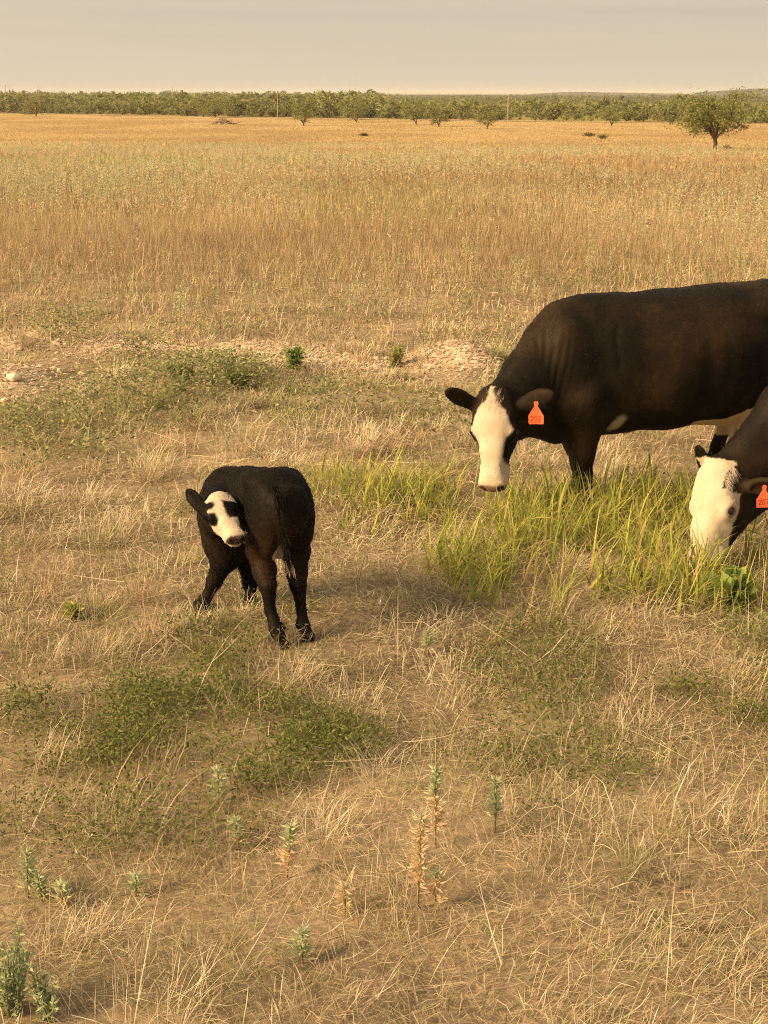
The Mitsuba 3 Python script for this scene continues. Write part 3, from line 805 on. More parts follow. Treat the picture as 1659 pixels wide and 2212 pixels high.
def mesquite(seed, h, spread, leaves, size, limbs=5, low=0.22, lean=0.0):
    """(trunk, crown): short trunk that forks low, spreading limbs, a wide airy crown with hanging sprays."""
    r = np.random.default_rng(seed)
    wood, anchors = [], []
    fork = np.array([lean * h * 0.1, 0, h * low])
    tr = 0.035 * h
    wood.append((*tube_mesh(bend_path([0, 0, -0.1 * h], fork, 0.0, r, 5, 0.04), np.linspace(tr * 1.2, tr * 0.85, 5), 8), np.array([0.2] * 3)))
    for k in range(limbs):
        a = 2 * math.pi * (k + r.uniform(-0.25, 0.25)) / limbs
        rad = spread * r.uniform(0.35, 0.62)
        top = np.array([math.cos(a) * rad + lean * h * 0.15, math.sin(a) * rad, h * r.uniform(0.62, 0.88)])
        if k == 0:
            top = np.array([0.1 * spread, 0, h * 0.9])
        P = bend_path(fork, top, -0.06, r, 7, 0.05)
        wood.append((*tube_mesh(P, np.linspace(tr * 0.62, tr * 0.14, 7), 6), np.array([0.2] * 3)))
        for m in range(7):
            t0 = r.uniform(0.35, 1.0)
            s_ = P[min(6, int(t0 * 6.99))]
            b = a + r.normal() * 0.9
            out = spread * r.uniform(0.15, 0.55)
            e = s_ + np.array([math.cos(b) * out, math.sin(b) * out, h * r.uniform(-0.13, 0.22)])
            e[2] = np.clip(e[2], h * (low + 0.06), h * 0.98)
            rr = math.hypot(e[0], e[1])
            if rr > spread:
                e[:2] *= spread / rr
            Q = bend_path(s_, e, 0.10, r, 5, 0.06)
            wood.append((*tube_mesh(Q, np.linspace(tr * 0.2, tr * 0.05, 5), 4), np.array([0.2] * 3)))
            anchors += [(q, b) for q in Q[1:]]
    na = len(anchors)
    A_ = np.array([q for q, _ in anchors])
    wgt = r.uniform(0.15, 1.0, na) ** 1.5
    pick = r.choice(na, leaves, p=wgt / wgt.sum())
    sc = spread * r.uniform(0.04, 0.12, na)[pick]
    P = A_[pick] + r.normal(size=(leaves, 3)) * sc[:, None] * [1, 1, 0.55]
    P[:, 2] += 0.03 * h - np.abs(r.normal(size=leaves)) * 0.035 * h
    P[:, 2] = np.maximum(P[:, 2], h * low * 0.75)
    v, f = leaf_tris(P, size, r, 0.5, 0.26)
    tone = r.uniform(0, 1, na)[pick] * 0.6 + r.uniform(0, 1, leaves) * 0.4
    c = np.repeat(LEAF_A * tone[:, None] + LEAF_B * (1 - tone[:, None]), 4, 0)
    wv = join([(a, b, c_[None]) for a, b, c_ in wood])
    return (wv[0], wv[1]), (v, f, c)


def put_tree(name, where, shp, label, cat='tree', group=None, rot=0.0, sc=1.0, rng_h=1.0):
    key = new_key(name)
    M = T().translate([float(q) for q in where]).rotate([0, 0, 1], rot).scale([sc, sc, sc * rng_h])
    scene[key + '__trunk'] = {**shp[0], 'to_world': M}
    scene[key + '__crown'] = {**shp[1], 'to_world': M}
    return tag(key, label, cat, group)


def tree_shapes(*a, **k):
    w, c = mesquite(*a, **k)
    return mikit.ply(w, 'bark_bsdf', smooth=True), shape(c, 'leaf_bsdf', smooth=False)


def size_at(P, px):
    return px / FL * math.hypot(P[0] * 0 + P[1], 0) * 0.98


# the single trees standing in the field: (pixel of the foot, height and half width in pixels, ...)
SINGLE = [
    (1544, 327, 130, 110, 7000, 'spreading mesquite tree standing alone on the right of the golden field', 21, 0.20),
    (78, 251, 45, 36, 2600, 'wide low mesquite tree at the left end of the thicket', 22, 0.14),
    (465, 254, 46, 40, 2600, 'round mesquite tree behind the brush pile', 23, 0.10),
    (656, 272, 52, 36, 2800, 'mesquite tree with forked trunk, right of the pole under the reddish treetop', 24, 0.22),
    (770, 265, 46, 32, 2600, 'low bushy mesquite tree between two fork-trunked ones left of centre', 25, 0.10),
    (899, 269, 44, 28, 2400, 'dark bushy mesquite tree touching its taller neighbour right of centre', 26, 0.08),
    (948, 274, 45, 31, 2600, 'mesquite tree with dark tangled limbs, left of the slender one near the bare pole', 27, 0.16),
    (1053, 279, 38, 27, 1800, 'slender airy mesquite sapling just left of the bare pole', 28, 0.24),
    (1321, 273, 41, 28, 2400, 'small mesquite tree alone at the field edge between bare pole and big tree', 29, 0.16),
    (440, 253, 26, 24, 1200, 'grey-green mesquite bush at the field edge left of the brush pile', 30, 0.08),
]
for bx, by, hp, wp, nl, lab, sd, low in SINGLE:
    P = ground_at(bx, by)
    h_, sp_ = size_at(P, hp), size_at(P, wp * (1.0 if nl > 5000 else 1.3))
    put_tree('mesquite_tree', P, tree_shapes(sd, h_, sp_, nl, h_ * (0.042 if nl > 5000 else 0.066), limbs=6 if nl > 5000 else 5, low=low if nl > 5000 else low * 0.45), lab)

# the thicket beyond the road: front trees one by one, the rest as one mass
r = np.random.default_rng(41)
PROTO = []
for k in range(7):
    w, c = mesquite(60 + k, 1.0, 0.66, 520, 0.15, limbs=6, low=0.04)
    PROTO.append((w, c, mikit.ply(w, 'bark_bsdf', smooth=True), shape(c, 'leaf_bsdf', smooth=False)))


def road_y(x):
    return 440 - 1.0 * x + 3 * np.sin(x / 40)


xf = -215.0
while xf < 128:
    gap = r.uniform(1.2, 8.0)
    xf += gap
    y_ = road_y(xf) + 5 + 40 * r.uniform() ** 2
    if (xf > 40) and r.uniform() < 0.12:
        continue
    hh = (0.72 + 0.62 * float(meshkit.fbm(np.array([xf / 18, 0.5, 3.0]), 2, 8))) * (3.0 + 3.4 * r.uniform() ** 1.6) * (1.12 if xf < 20 else 0.85)
    p = PROTO[r.integers(7)]
    put_tree('thicket_tree', (xf, y_, float(ground_z(xf, y_)) - 0.1), (p[2], p[3]), 'mesquite tree in the front row of the far green thicket', group='front row of the far mesquite thicket', rot=float(r.uniform(0, 360)), sc=float(hh), rng_h=float(r.uniform(0.8, 1.1)))
vs, fs, cs, nv = [], [], [], 0
N = 4000
yy = np.concatenate([r.uniform(12, 170, 1500), r.uniform(100, 1700, 1600), r.uniform(3, 220, 900)])
for n_t, dy in enumerate(yy):
    x = r.uniform(-0.36, 0.36) * (450 + dy)
    y_ = (road_y(x) if abs(x) < 300 else 440 - x) + dy
    if y_ < 330:
        continue
    dens = meshkit.fbm(np.array([x / 45, y_ / 90, 0.0]), 3, 6)
    if n_t < 3100 and dens < (0.44 if x > 20 else 0.28) - (0.08 if dy < 170 else 0):
        continue
    w, c, _, _ = PROTO[r.integers(7)]
    mod = 0.72 + 0.62 * float(meshkit.fbm(np.array([x / 22, dy / 120, 3.0]), 2, 8))
    hh = mod * (2.6 + 3.6 * r.uniform() ** 1.8) * (1.12 if x < 0 else 0.92 if y_ < 560 else 0.68)
    if n_t >= 3100:
        hh = r.uniform(0.9, 2.3)
    k = 50 if n_t >= 3100 else 60 if dy > 500 else 90 if dy > 160 else 130
    a = r.uniform(0, 6.28)
    R = np.array([[math.cos(a), -math.sin(a), 0], [math.sin(a), math.cos(a), 0], [0, 0, r.uniform(0.8, 1.1)]])
    lv, lc = c[0].reshape(-1, 4, 3)[:k], c[2].reshape(-1, 4, 3)[:k]
    mid = lv.mean(1, keepdims=True)
    lv = mid + (lv - mid) * 1.3 * math.sqrt(520 / k)
    v = lv.reshape(-1, 3) * hh @ R.T + [x, y_, float(ground_z(x, y_)) - 0.1]
    q = np.arange(k)[:, None] * 4
    vs.append(v); fs.append(np.vstack([q + [0, 1, 2], q + [0, 2, 3]])[:k] + nv); cs.append(lc.reshape(-1, 3) * r.uniform(0.8, 1.2)); nv += len(v)
scene['thicket'] = shape((np.vstack(vs), np.vstack(fs), np.vstack(cs)), 'leaf_bsdf', smooth=False)
tag('thicket', 'far green mass of mesquite brush filling the plain behind the field', 'thicket', kind='stuff')

# poles
scene['pole_bsdf'] = dict(type='diffuse', reflectance=mikit.proc(lambda p, n, uv: mikit.mix((0.28, 0.22, 0.155), (0.40, 0.32, 0.23), mikit.noise(p.x * 30, p.y * 30, p.z * 0.8))))
for bx, by, top, depth, lab in ((1097, 263, 206.5, None, 'bare wooden utility pole at the field edge right of the slender mesquite'), (600, 258, 199, None, 'wooden utility pole in front of a reddish dead treetop'),
                                (86, 0, 187, 560, 'utility pole rising behind the wide low tree at left'), (15, 0, 182, 610, 'leftmost utility pole, only its top above the thicket'), (374, 0, 189, 640, 'thin distant utility pole above the thicket left of centre')):
    if depth is None:
        P = ground_at(bx, by)
    else:
        P = at(bx, 240, depth)
        P[2] = float(ground_z(P[0], P[1]))
    tz = at(bx, top, P[1])[2]
    key = new_key('utility_pole')
    post = tube_mesh([[P[0], P[1], P[2] - 0.5], [P[0], P[1], (P[2] + tz) / 2], [P[0], P[1], tz]], [0.15, 0.13, 0.10], 10)
    scene[key + '__post'] = mikit.ply(post, 'pole_bsdf', smooth=True)
    cap = tube_mesh([[P[0], P[1], tz], [P[0], P[1], tz + 0.10], [P[0], P[1], tz + 0.12]], [0.125, 0.125, 0.01], 10)
    scene[key + '__cap'] = mikit.ply(cap, 'pole_bsdf', smooth=True)
    tag(key, lab, 'pole')
# the dead reddish tree behind the second pole
P = at(600, 205, 500.0)
P[2] = float(ground_z(P[0], P[1]))
hh = at(600, 197.5, 500.0)[2] - P[2]
w, c = mesquite(77, hh, hh * 0.16, 700, 0.32, limbs=5, low=0.55)
c = (c[0], c[1], np.clip(c[2] * np.array([0.9, 0.55, 0.8]), 0, 1))
put_tree('dead_tree', P, (mikit.ply(w, 'bark_bsdf', smooth=True), shape(c, 'leaf_bsdf', smooth=False)), 'reddish brown dead treetop right behind a utility pole')

# brush pile
P0 = ground_at(482, 269)
wpx = size_at(P0, 1)
sticks = []
key = new_key('brush_pile')
for k in range(90):
    a = r.uniform(0, 6.28)
    rad = r.uniform(0, 1) ** 0.7
    cx, cy = math.cos(a) * rad * 26 * wpx, math.sin(a) * rad * 14 * wpx
    hz = (1 - rad) * 17 * wpx * r.uniform(0.3, 1.1)
    d = nrm([r.normal(), r.normal(), r.normal() * 0.35])
    L = r.uniform(6, 17) * wpx
    pth = bend_path(np.array([cx, cy, hz]) - d * L / 2, np.array([cx, cy, hz]) + d * L / 2, r.normal() * 0.08, r, 5, 0.05)
    pth[:, 2] = np.maximum(pth[:, 2], -0.05)
    v, f = tube_mesh(pth + P0, np.linspace(1.0, 0.35, 5) * wpx * r.uniform(0.3, 0.75), 6)
    sticks.append((v, f, np.array([[0.20, 0.145, 0.10]]) * r.uniform(0.5, 1.3)))
for k, s_ in enumerate(sticks):
    part(key, 'branch', shape(s_, 'matte_bsdf'))
pth = bend_path(P0 + [24 * wpx, -4 * wpx, 2 * wpx], P0 + [40 * wpx, -6 * wpx, 8 * wpx], -0.1, r, 6, 0.03)
part(key, 'branch', shape((*tube_mesh(pth, np.linspace(1.2, 0.4, 6) * wpx, 6), np.array([[0.16, 0.11, 0.075]])), 'matte_bsdf'))
tag(key, 'grey pile of dead branches at the far edge of the field', 'brush pile')

# low bushes out in the golden field
for k, (bx, by, wp, hp, lab) in enumerate(((1273, 295, 14, 9, 'low round green bush in the golden field, nearer the thicket'), (1302, 300, 13, 10, 'sparse low bush in the golden field beside a rounder one'), (1571, 325, 11, 11, 'small brown bush at the foot of the lone mesquite'),
                                          (786, 294, 9, 7, 'small dark bush in the field below the low bushy mesquite'), (62, 247, 22, 7, 'low yellow-green bush left of the wide low tree'), (1500, 288, 14, 7, 'low bush at field edge left of lone mesquite'))):
    P = ground_at(bx, by)
    n = 500
    s_ = size_at(P, 1)
    Q = r.normal(size=(n, 3)) * [0.45 * wp * s_, 0.45 * wp * s_, 0.22 * hp * s_] + [0, 0, 0.45 * hp * s_]
    Q[:, 2] = np.abs(Q[:, 2])
    v, f = leaf_tris(Q + P, 2.2 * s_, r, 0.0)
    key = new_key('field_bush')
    tone = np.repeat(r.uniform(0.6, 1.2, (n, 1)), 4, 0)
    scene[key + '__foliage'] = shape((v, f, (np.array([0.22, 0.16, 0.08]) if 'brown' in lab else np.array([0.16, 0.15, 0.05])) * tone), 'leaf_bsdf', smooth=False)
    st = [(*tube_mesh(bend_path(P - [0, 0, 0.05], P + np.append(r.normal(size=2) * 0.25 * wp * s_, 0.7 * hp * s_), 0, r, 4, 0.05), [0.35 * s_, 0.3 * s_, 0.2 * s_, 0.1 * s_], 5), np.array([[0.12, 0.09, 0.06]])) for _ in range(6)]
    scene[key + '__stem'] = shape(join(st), 'matte_bsdf')
    tag(key, lab, 'bush')
# ------------------------------------------------------------------ grasses and herbs
def blades(P, L, wd, th0, curl, az, ca, cb, seg, r, twist=0.6):
    """n curved blades: start P, length L, half width wd, first lean th0 from upright, further bending curl, heading az, base and tip colours."""
    n = len(P)
    head = np.stack([np.cos(az), np.sin(az), 0 * az], 1)
    sd = np.stack([-np.sin(az), np.cos(az), 0 * az], 1)
    tw = r.normal(size=n) * twist
    pos, pts = P.copy(), [P.copy()]
    for s_ in range(seg):
        th = th0 + curl * (s_ + 0.5) / seg
        step = (L / seg)[:, None]
        pos = pos + step * (np.cos(th)[:, None] * np.array([0, 0, 1.0]) + np.sin(th)[:, None] * head)
        pts.append(pos.copy())
    side = sd * np.cos(tw)[:, None] + (head * 0.8 + np.array([0, 0, 0.6])) * np.sin(tw)[:, None]
    vs, cs = [], []
    prof = np.array([0.75, 1.0, 0.85, 0.6, 0.4, 0.25])[:seg] if seg > 1 else np.array([1.0])
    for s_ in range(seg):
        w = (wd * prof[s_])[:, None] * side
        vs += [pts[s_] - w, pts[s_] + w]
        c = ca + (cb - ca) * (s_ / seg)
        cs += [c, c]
    vs.append(pts[seg]); cs.append(cb)
    v = np.stack(vs, 1).reshape(-1, 3)
    c = np.stack(cs, 1).reshape(-1, 3)
    m = 2 * seg + 1
    f = []
    for s_ in range(seg - 1):
        a = 2 * s_
        f += [[a, a + 1, a + 3], [a, a + 3, a + 2]]
    f.append([2 * seg - 2, 2 * seg - 1, 2 * seg])
    f = (np.array(f)[None] + (np.arange(n) * m)[:, None, None]).reshape(-1, 3)
    return v, f, c


def scatter(n, y0, y1, r, fan=0.30, pad=0.8):
    """Even random points of the ground in the fan that the picture covers, a bit wider."""
    y = np.sqrt(r.uniform(y0 ** 2, y1 ** 2, n))
    x = r.uniform(-1, 1, n) * (fan * y + pad)
    return x, y


def fb(x, y, s_, seed, o=3):
    return meshkit.fbm(np.stack([x * s_, y * s_, 0 * x + seed], -1), o, seed)


TAN, PALE, RUST, OLIVE, GREEN, GOLD, GREYG = (np.array(q) for q in ((0.545, 0.445, 0.295), (0.72, 0.625, 0.455), (0.43, 0.295, 0.18), (0.40, 0.39, 0.18), (0.24, 0.28, 0.10), (0.58, 0.44, 0.225), (0.30, 0.33, 0.19)))


def ramp(cols, t):
    """Colours picked by t in [0, 1) from a list of (share, colour)."""
    out = np.zeros((len(t), 3))
    edge = 0.0
    for sh, c in cols:
        out[(t >= edge)] = c
        edge += sh
    return out


r = np.random.default_rng(101)
near, SITES = [], []
for y0, y1, dens in ((2.9, 4.6, 11500), (4.6, 6.5, 8200), (6.5, 9, 4800), (9, 13, 2200), (13, 18, 1200), (18, 26, 500)):
    area = (0.30 * (y1 ** 2 - y0 ** 2)) + (y1 - y0)
    n = int(area * dens)
    x, y = scatter(n, y0, y1, r)
    bare = in_patches(x, y, BARE, 0.4, 5)
    tuft = fb(x, y, 3.4, 21)
    keep = r.uniform(size=n) < (0.20 + 1.5 * np.clip(tuft - 0.30, 0, 1)) * (1 - 0.85 * bare) * (1 - 0.72 * in_patches(x, y, FORB, 0.4, 3))
    x, y, bare, tuft = x[keep], y[keep], bare[keep], tuft[keep]
    n = len(x)
    # gather part of them into tufts
    sx, sy = np.round(x / 0.16 + 3 * fb(x, y, 1.3, 4)) * 0.16, np.round(y / 0.16 + 3 * fb(x, y, 1.3, 5)) * 0.16
    gr = np.clip(in_patches(x, y, FORB, 0.4, 3) * 0.8 + in_patches(x, y, GREY_FORB, 0.4, 3) * 0.5 + 1.3 * (fb(x, y, 0.9, 33) - 0.40), 0, 1)
    tall = in_patches(x, y, TALL, 0.3, 6)
    far = np.clip((y - 13.5) / 8, 0, 1)
    kind = r.uniform(size=n)
    lit = kind < (0.30 + 0.35 * bare) * (1 - 0.8 * far)                       # litter lying about
    up = ~lit
    swirl = fb(x, y, 1.1, 44) * 9.0
    az = np.where(lit, r.uniform(0, 6.283, n), swirl + r.normal(size=n) * 1.1)
    hgt = 0.55 + 0.9 * fb(x, y, 0.8, 12) + 0.5 * far
    L = np.where(lit, r.uniform(0.04, 0.15, n), r.uniform(0.05, 0.17, n) * hgt)
    L = 0.86 * L * (1 + 1.3 * (r.uniform(size=n) < 0.04)) * (1 - 0.5 * bare)
    wd = np.where(lit, r.uniform(0.0009, 0.0023, n), r.uniform(0.0008, 0.0018, n)) * np.clip(y / 5.5, 0.8, 3.4)
    th0 = np.where(lit, r.uniform(1.15, 1.65, n), np.abs(r.normal(size=n)) * 0.50)
    curl = np.where(lit, r.normal(size=n) * 0.6, r.uniform(0.2, 2.1, n))
    z = ground_z(x, y) + np.where(lit, r.uniform(0, 0.045, n), -0.01)
    t = r.uniform(size=n)
    dry = ramp([(0.40, TAN), (0.34, PALE), (0.12, RUST), (0.14, TAN * 0.6)], t)
    warm = np.clip((y - 12) / 10, 0, 1)[:, None]
    dry = dry * (1 - 0.55 * warm) + ramp([(0.5, GOLD), (0.2, PALE), (0.3, RUST * 1.2)], r.uniform(size=n)) * 0.55 * warm
    grn = ramp([(0.5, OLIVE), (0.3, GREEN), (0.2, GREYG)], r.uniform(size=n))
    isg = r.uniform(size=n) < np.where(lit, 0.09, 0.22 + 0.68 * gr)
    c = np.where(isg[:, None], grn, dry) * r.uniform(0.72, 1.18, (n, 1))
    c = c * (0.72 + 0.55 * fb(x, y, 0.9, 61)[:, None])
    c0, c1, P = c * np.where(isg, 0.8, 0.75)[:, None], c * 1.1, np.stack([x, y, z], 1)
    for m_, sg in ((lit, 2), (up, 3 if y0 < 9 else 2)):
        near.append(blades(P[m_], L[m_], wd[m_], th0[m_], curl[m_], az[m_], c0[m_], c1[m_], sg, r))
# tussocks: denser tufts with their own height, lean and colour
cx, cy = scatter(620, 2.9, 15, r)
nb = r.integers(40, 120, len(cx))
b_ = in_patches(cx, cy, BARE, 0.3, 5)
nb = (nb * (1 - 0.9 * b_)).astype(int)
rep_ = np.repeat(np.arange(len(cx)), nb)
n = len(rep_)
rad = r.uniform(0.03, 0.11, len(cx))[rep_]
ox, oy = r.normal(size=n) * rad, r.normal(size=n) * rad
x, y = cx[rep_] + ox, cy[rep_] + oy
out = np.arctan2(oy, ox)
lean = r.uniform(0, 6.283, len(cx))[rep_]
az = np.where(r.uniform(size=n) < 0.6, out + r.normal(size=n) * 0.5, lean + r.normal(size=n) * 0.6)
g_ = np.clip(1.2 * (fb(cx, cy, 0.9, 33) - 0.36) + 0.6 * in_patches(cx, cy, GREY_FORB, 0.4, 3), 0, 0.9)
own = np.where((r.uniform(size=len(cx)) < g_)[:, None], ramp([(0.6, OLIVE), (0.4, GREEN * 1.3)], r.uniform(size=len(cx))), ramp([(0.35, TAN), (0.35, PALE), (0.2, RUST), (0.1, OLIVE)], r.uniform(size=len(cx))))
c = own[rep_] * r.uniform(0.65, 1.2, (n, 1)) * 0.75 + 0.25 * ramp([(0.5, TAN), (0.5, PALE)], r.uniform(size=n))
L = (r.uniform(0.09, 0.22, len(cx))[rep_]) * r.uniform(0.5, 1.25, n)
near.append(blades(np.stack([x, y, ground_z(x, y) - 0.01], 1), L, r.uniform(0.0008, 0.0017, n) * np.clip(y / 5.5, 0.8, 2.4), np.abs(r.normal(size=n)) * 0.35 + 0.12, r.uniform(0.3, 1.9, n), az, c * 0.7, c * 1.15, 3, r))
# the pasture goes on, with coarser blades, on either side of the near view
y = np.sqrt(r.uniform(2.0 ** 2, 26.0 ** 2, 48000))
x = r.choice([-1, 1], 48000) * (0.31 * y + 0.8 + r.uniform(0, 1, 48000) ** 1.5 * (0.45 * y + 2.5))
n = len(x)
c = ramp([(0.40, TAN), (0.30, PALE), (0.12, RUST), (0.18, OLIVE)], r.uniform(size=n)) * r.uniform(0.7, 1.15, (n, 1)) * (0.72 + 0.55 * fb(x, y, 0.9, 61)[:, None])
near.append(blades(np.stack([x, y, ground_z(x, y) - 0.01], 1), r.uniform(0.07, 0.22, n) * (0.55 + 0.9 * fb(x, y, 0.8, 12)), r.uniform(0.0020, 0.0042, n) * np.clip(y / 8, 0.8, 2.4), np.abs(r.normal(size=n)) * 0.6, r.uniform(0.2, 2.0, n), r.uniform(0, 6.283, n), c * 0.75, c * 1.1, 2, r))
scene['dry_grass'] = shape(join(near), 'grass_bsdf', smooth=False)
tag('dry_grass', 'dry tan pasture grass and straw litter', 'grass', kind='stuff')

# long dry stalks, standing and fallen
x, y = scatter(1100, 3.0, 24, r)
n = len(x)
st = blades(np.stack([x, y, ground_z(x, y) - 0.01], 1), r.uniform(0.25, 0.55, n), 0.0014 * np.clip(y / 5.5, 0.9, 3), np.abs(r.normal(size=n)) * 0.35, r.uniform(0.1, 1.9, n), r.uniform(0, 6.283, n), TAN * r.uniform(0.8, 1.3, (n, 1)), PALE * r.uniform(0.8, 1.2, (n, 1)), 6, r)
x, y = scatter(500, 3.0, 14, r)
n = len(x)
fl = blades(np.stack([x, y, ground_z(x, y) + r.uniform(0.01, 0.07, n)], 1), r.uniform(0.2, 0.5, n), 0.0017 * np.clip(y / 5.5, 0.9, 2), r.uniform(1.35, 1.62, n), r.normal(size=n) * 0.3, r.uniform(0, 6.283, n), PALE * r.uniform(0.8, 1.2, (n, 1)), PALE * r.uniform(0.7, 1.1, (n, 1)), 5, r)
scene['straw'] = shape(join([st, fl]), 'grass_bsdf', smooth=False)
tag('straw', 'long bleached grass stalks standing and fallen among the short grass', 'straw', kind='stuff')

# the tall broad-bladed grass that the cows graze
tl = []
x, y = scatter(10500, 6.0, 9.8, r)
m = in_patches(x, y, TALL, 0.35, 6)
cl = fb(x, y, 2.6, 71)
keep = r.uniform(size=len(x)) < m * np.clip((cl - 0.34) * 3.4, 0.06, 1)
x, y = x[keep], y[keep]
n = len(x)
for k in range(4):
    a = r.uniform(0, 6.283, n)
    L = r.uniform(0.15, 0.37, n)
    t = r.uniform(size=n)
    c = ramp([(0.46, np.array([0.45, 0.47, 0.10])), (0.24, np.array([0.25, 0.32, 0.075])), (0.14, np.array([0.53, 0.50, 0.15])), (0.16, np.array([0.52, 0.38, 0.19]))], t) * r.uniform(0.75, 1.2, (n, 1))
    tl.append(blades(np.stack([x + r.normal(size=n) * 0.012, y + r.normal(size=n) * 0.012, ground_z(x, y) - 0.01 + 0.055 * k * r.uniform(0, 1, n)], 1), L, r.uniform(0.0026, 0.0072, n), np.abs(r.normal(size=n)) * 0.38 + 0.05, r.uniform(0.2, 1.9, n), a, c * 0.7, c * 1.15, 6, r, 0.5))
scene['tall_green_grass'] = shape(join(tl), 'leaf_bsdf', smooth=False)
tag('tall_green_grass', 'tall fresh green broad-bladed grass round the grazing cows', 'grass', kind='stuff')


def herbs(x, y, hmax, leaf, per, col, r, spread=1.0, slim=0.42):
    """Low leafy herbs: at each place a handful of leaves on an unseen sprawl of stems."""
    n = len(x)
    rep = np.repeat(np.arange(n), per)
    hz = hmax[rep] * r.uniform(0.1, 1.0, n * per) ** 0.7
    off = r.normal(size=(n * per, 2)) * 0.035 * spread
    P = np.stack([x[rep] + off[:, 0], y[rep] + off[:, 1], ground_z(x, y)[rep] + hz], 1)
    d = np.stack([off[:, 0] * 20, off[:, 1] * 20, r.uniform(-0.2, 0.7, n * per)], 1) + 0.5 * r.normal(size=(n * per, 3))
    d /= np.linalg.norm(d, axis=1, keepdims=True)
    s_ = np.cross(d, np.array([0, 0, 1.0]) + 0.5 * r.normal(size=(n * per, 3)))
    s_ /= np.linalg.norm(s_, axis=1, keepdims=True)
    L = (leaf * r.uniform(0.6, 1.4, n * per))[:, None]
    v = np.stack([P, P + d * L * 0.5 + s_ * L * slim * 0.5, P + d * L, P + d * L * 0.5 - s_ * L * slim * 0.5], 1).reshape(-1, 3)
    k = np.arange(n * per)[:, None] * 4
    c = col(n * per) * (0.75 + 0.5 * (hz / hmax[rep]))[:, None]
    return v, np.vstack([k + [0, 1, 2], k + [0, 2, 3]]), np.repeat(c, 4, 0)


x, y = scatter(52000, 4.2, 7.2, r)
m = in_patches(x, y, FORB, 0.45, 3) * np.clip(0.25 + 2.2 * (fb(x, y, 4.0, 9) - 0.35), 0.05, 1)
extra = np.clip((fb(x, y, 1.6, 13) - 0.56) * 5, 0, 1) * 0.30
keep = r.uniform(size=len(x)) < np.maximum(m, extra) * 0.6
x, y = x[keep], y[keep]
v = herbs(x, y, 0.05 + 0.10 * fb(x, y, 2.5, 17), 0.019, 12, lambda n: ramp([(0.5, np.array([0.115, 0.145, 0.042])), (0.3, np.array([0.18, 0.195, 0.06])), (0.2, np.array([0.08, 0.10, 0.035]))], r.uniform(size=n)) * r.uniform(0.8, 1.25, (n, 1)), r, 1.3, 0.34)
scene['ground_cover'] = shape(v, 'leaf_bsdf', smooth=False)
tag('ground_cover', 'low dark green small-leaved ground cover in front of the calf', 'ground cover', kind='stuff')

x, y = scatter(60000, 3.2, 22, r)
m = in_patches(x, y, GREY_FORB, 0.45, 3) * np.clip(0.3 + 2.6 * (fb(x, y, 1.5, 19) - 0.36), 0.05, 1)
extra = np.clip((fb(x, y, 0.9, 23) - 0.58) * 4, 0, 1) * 0.10 * np.clip((y - 7) / 3, 0, 1)
keep = r.uniform(size=len(x)) < np.maximum(m, extra) * 0.75 * (1 - 0.9 * in_patches(x, y, BARE, 0.3, 5))
x, y = x[keep], y[keep]
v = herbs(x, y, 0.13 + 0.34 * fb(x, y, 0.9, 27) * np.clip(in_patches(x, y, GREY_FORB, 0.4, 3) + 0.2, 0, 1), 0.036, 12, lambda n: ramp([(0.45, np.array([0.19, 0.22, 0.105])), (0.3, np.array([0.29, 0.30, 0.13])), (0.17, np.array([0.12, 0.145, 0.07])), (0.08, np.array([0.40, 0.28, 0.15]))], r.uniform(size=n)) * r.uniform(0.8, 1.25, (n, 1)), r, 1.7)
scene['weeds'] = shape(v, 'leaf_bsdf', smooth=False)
tag('weeds', 'sprawling grey-green weeds on the rubble bank at left', 'weeds', kind='stuff')

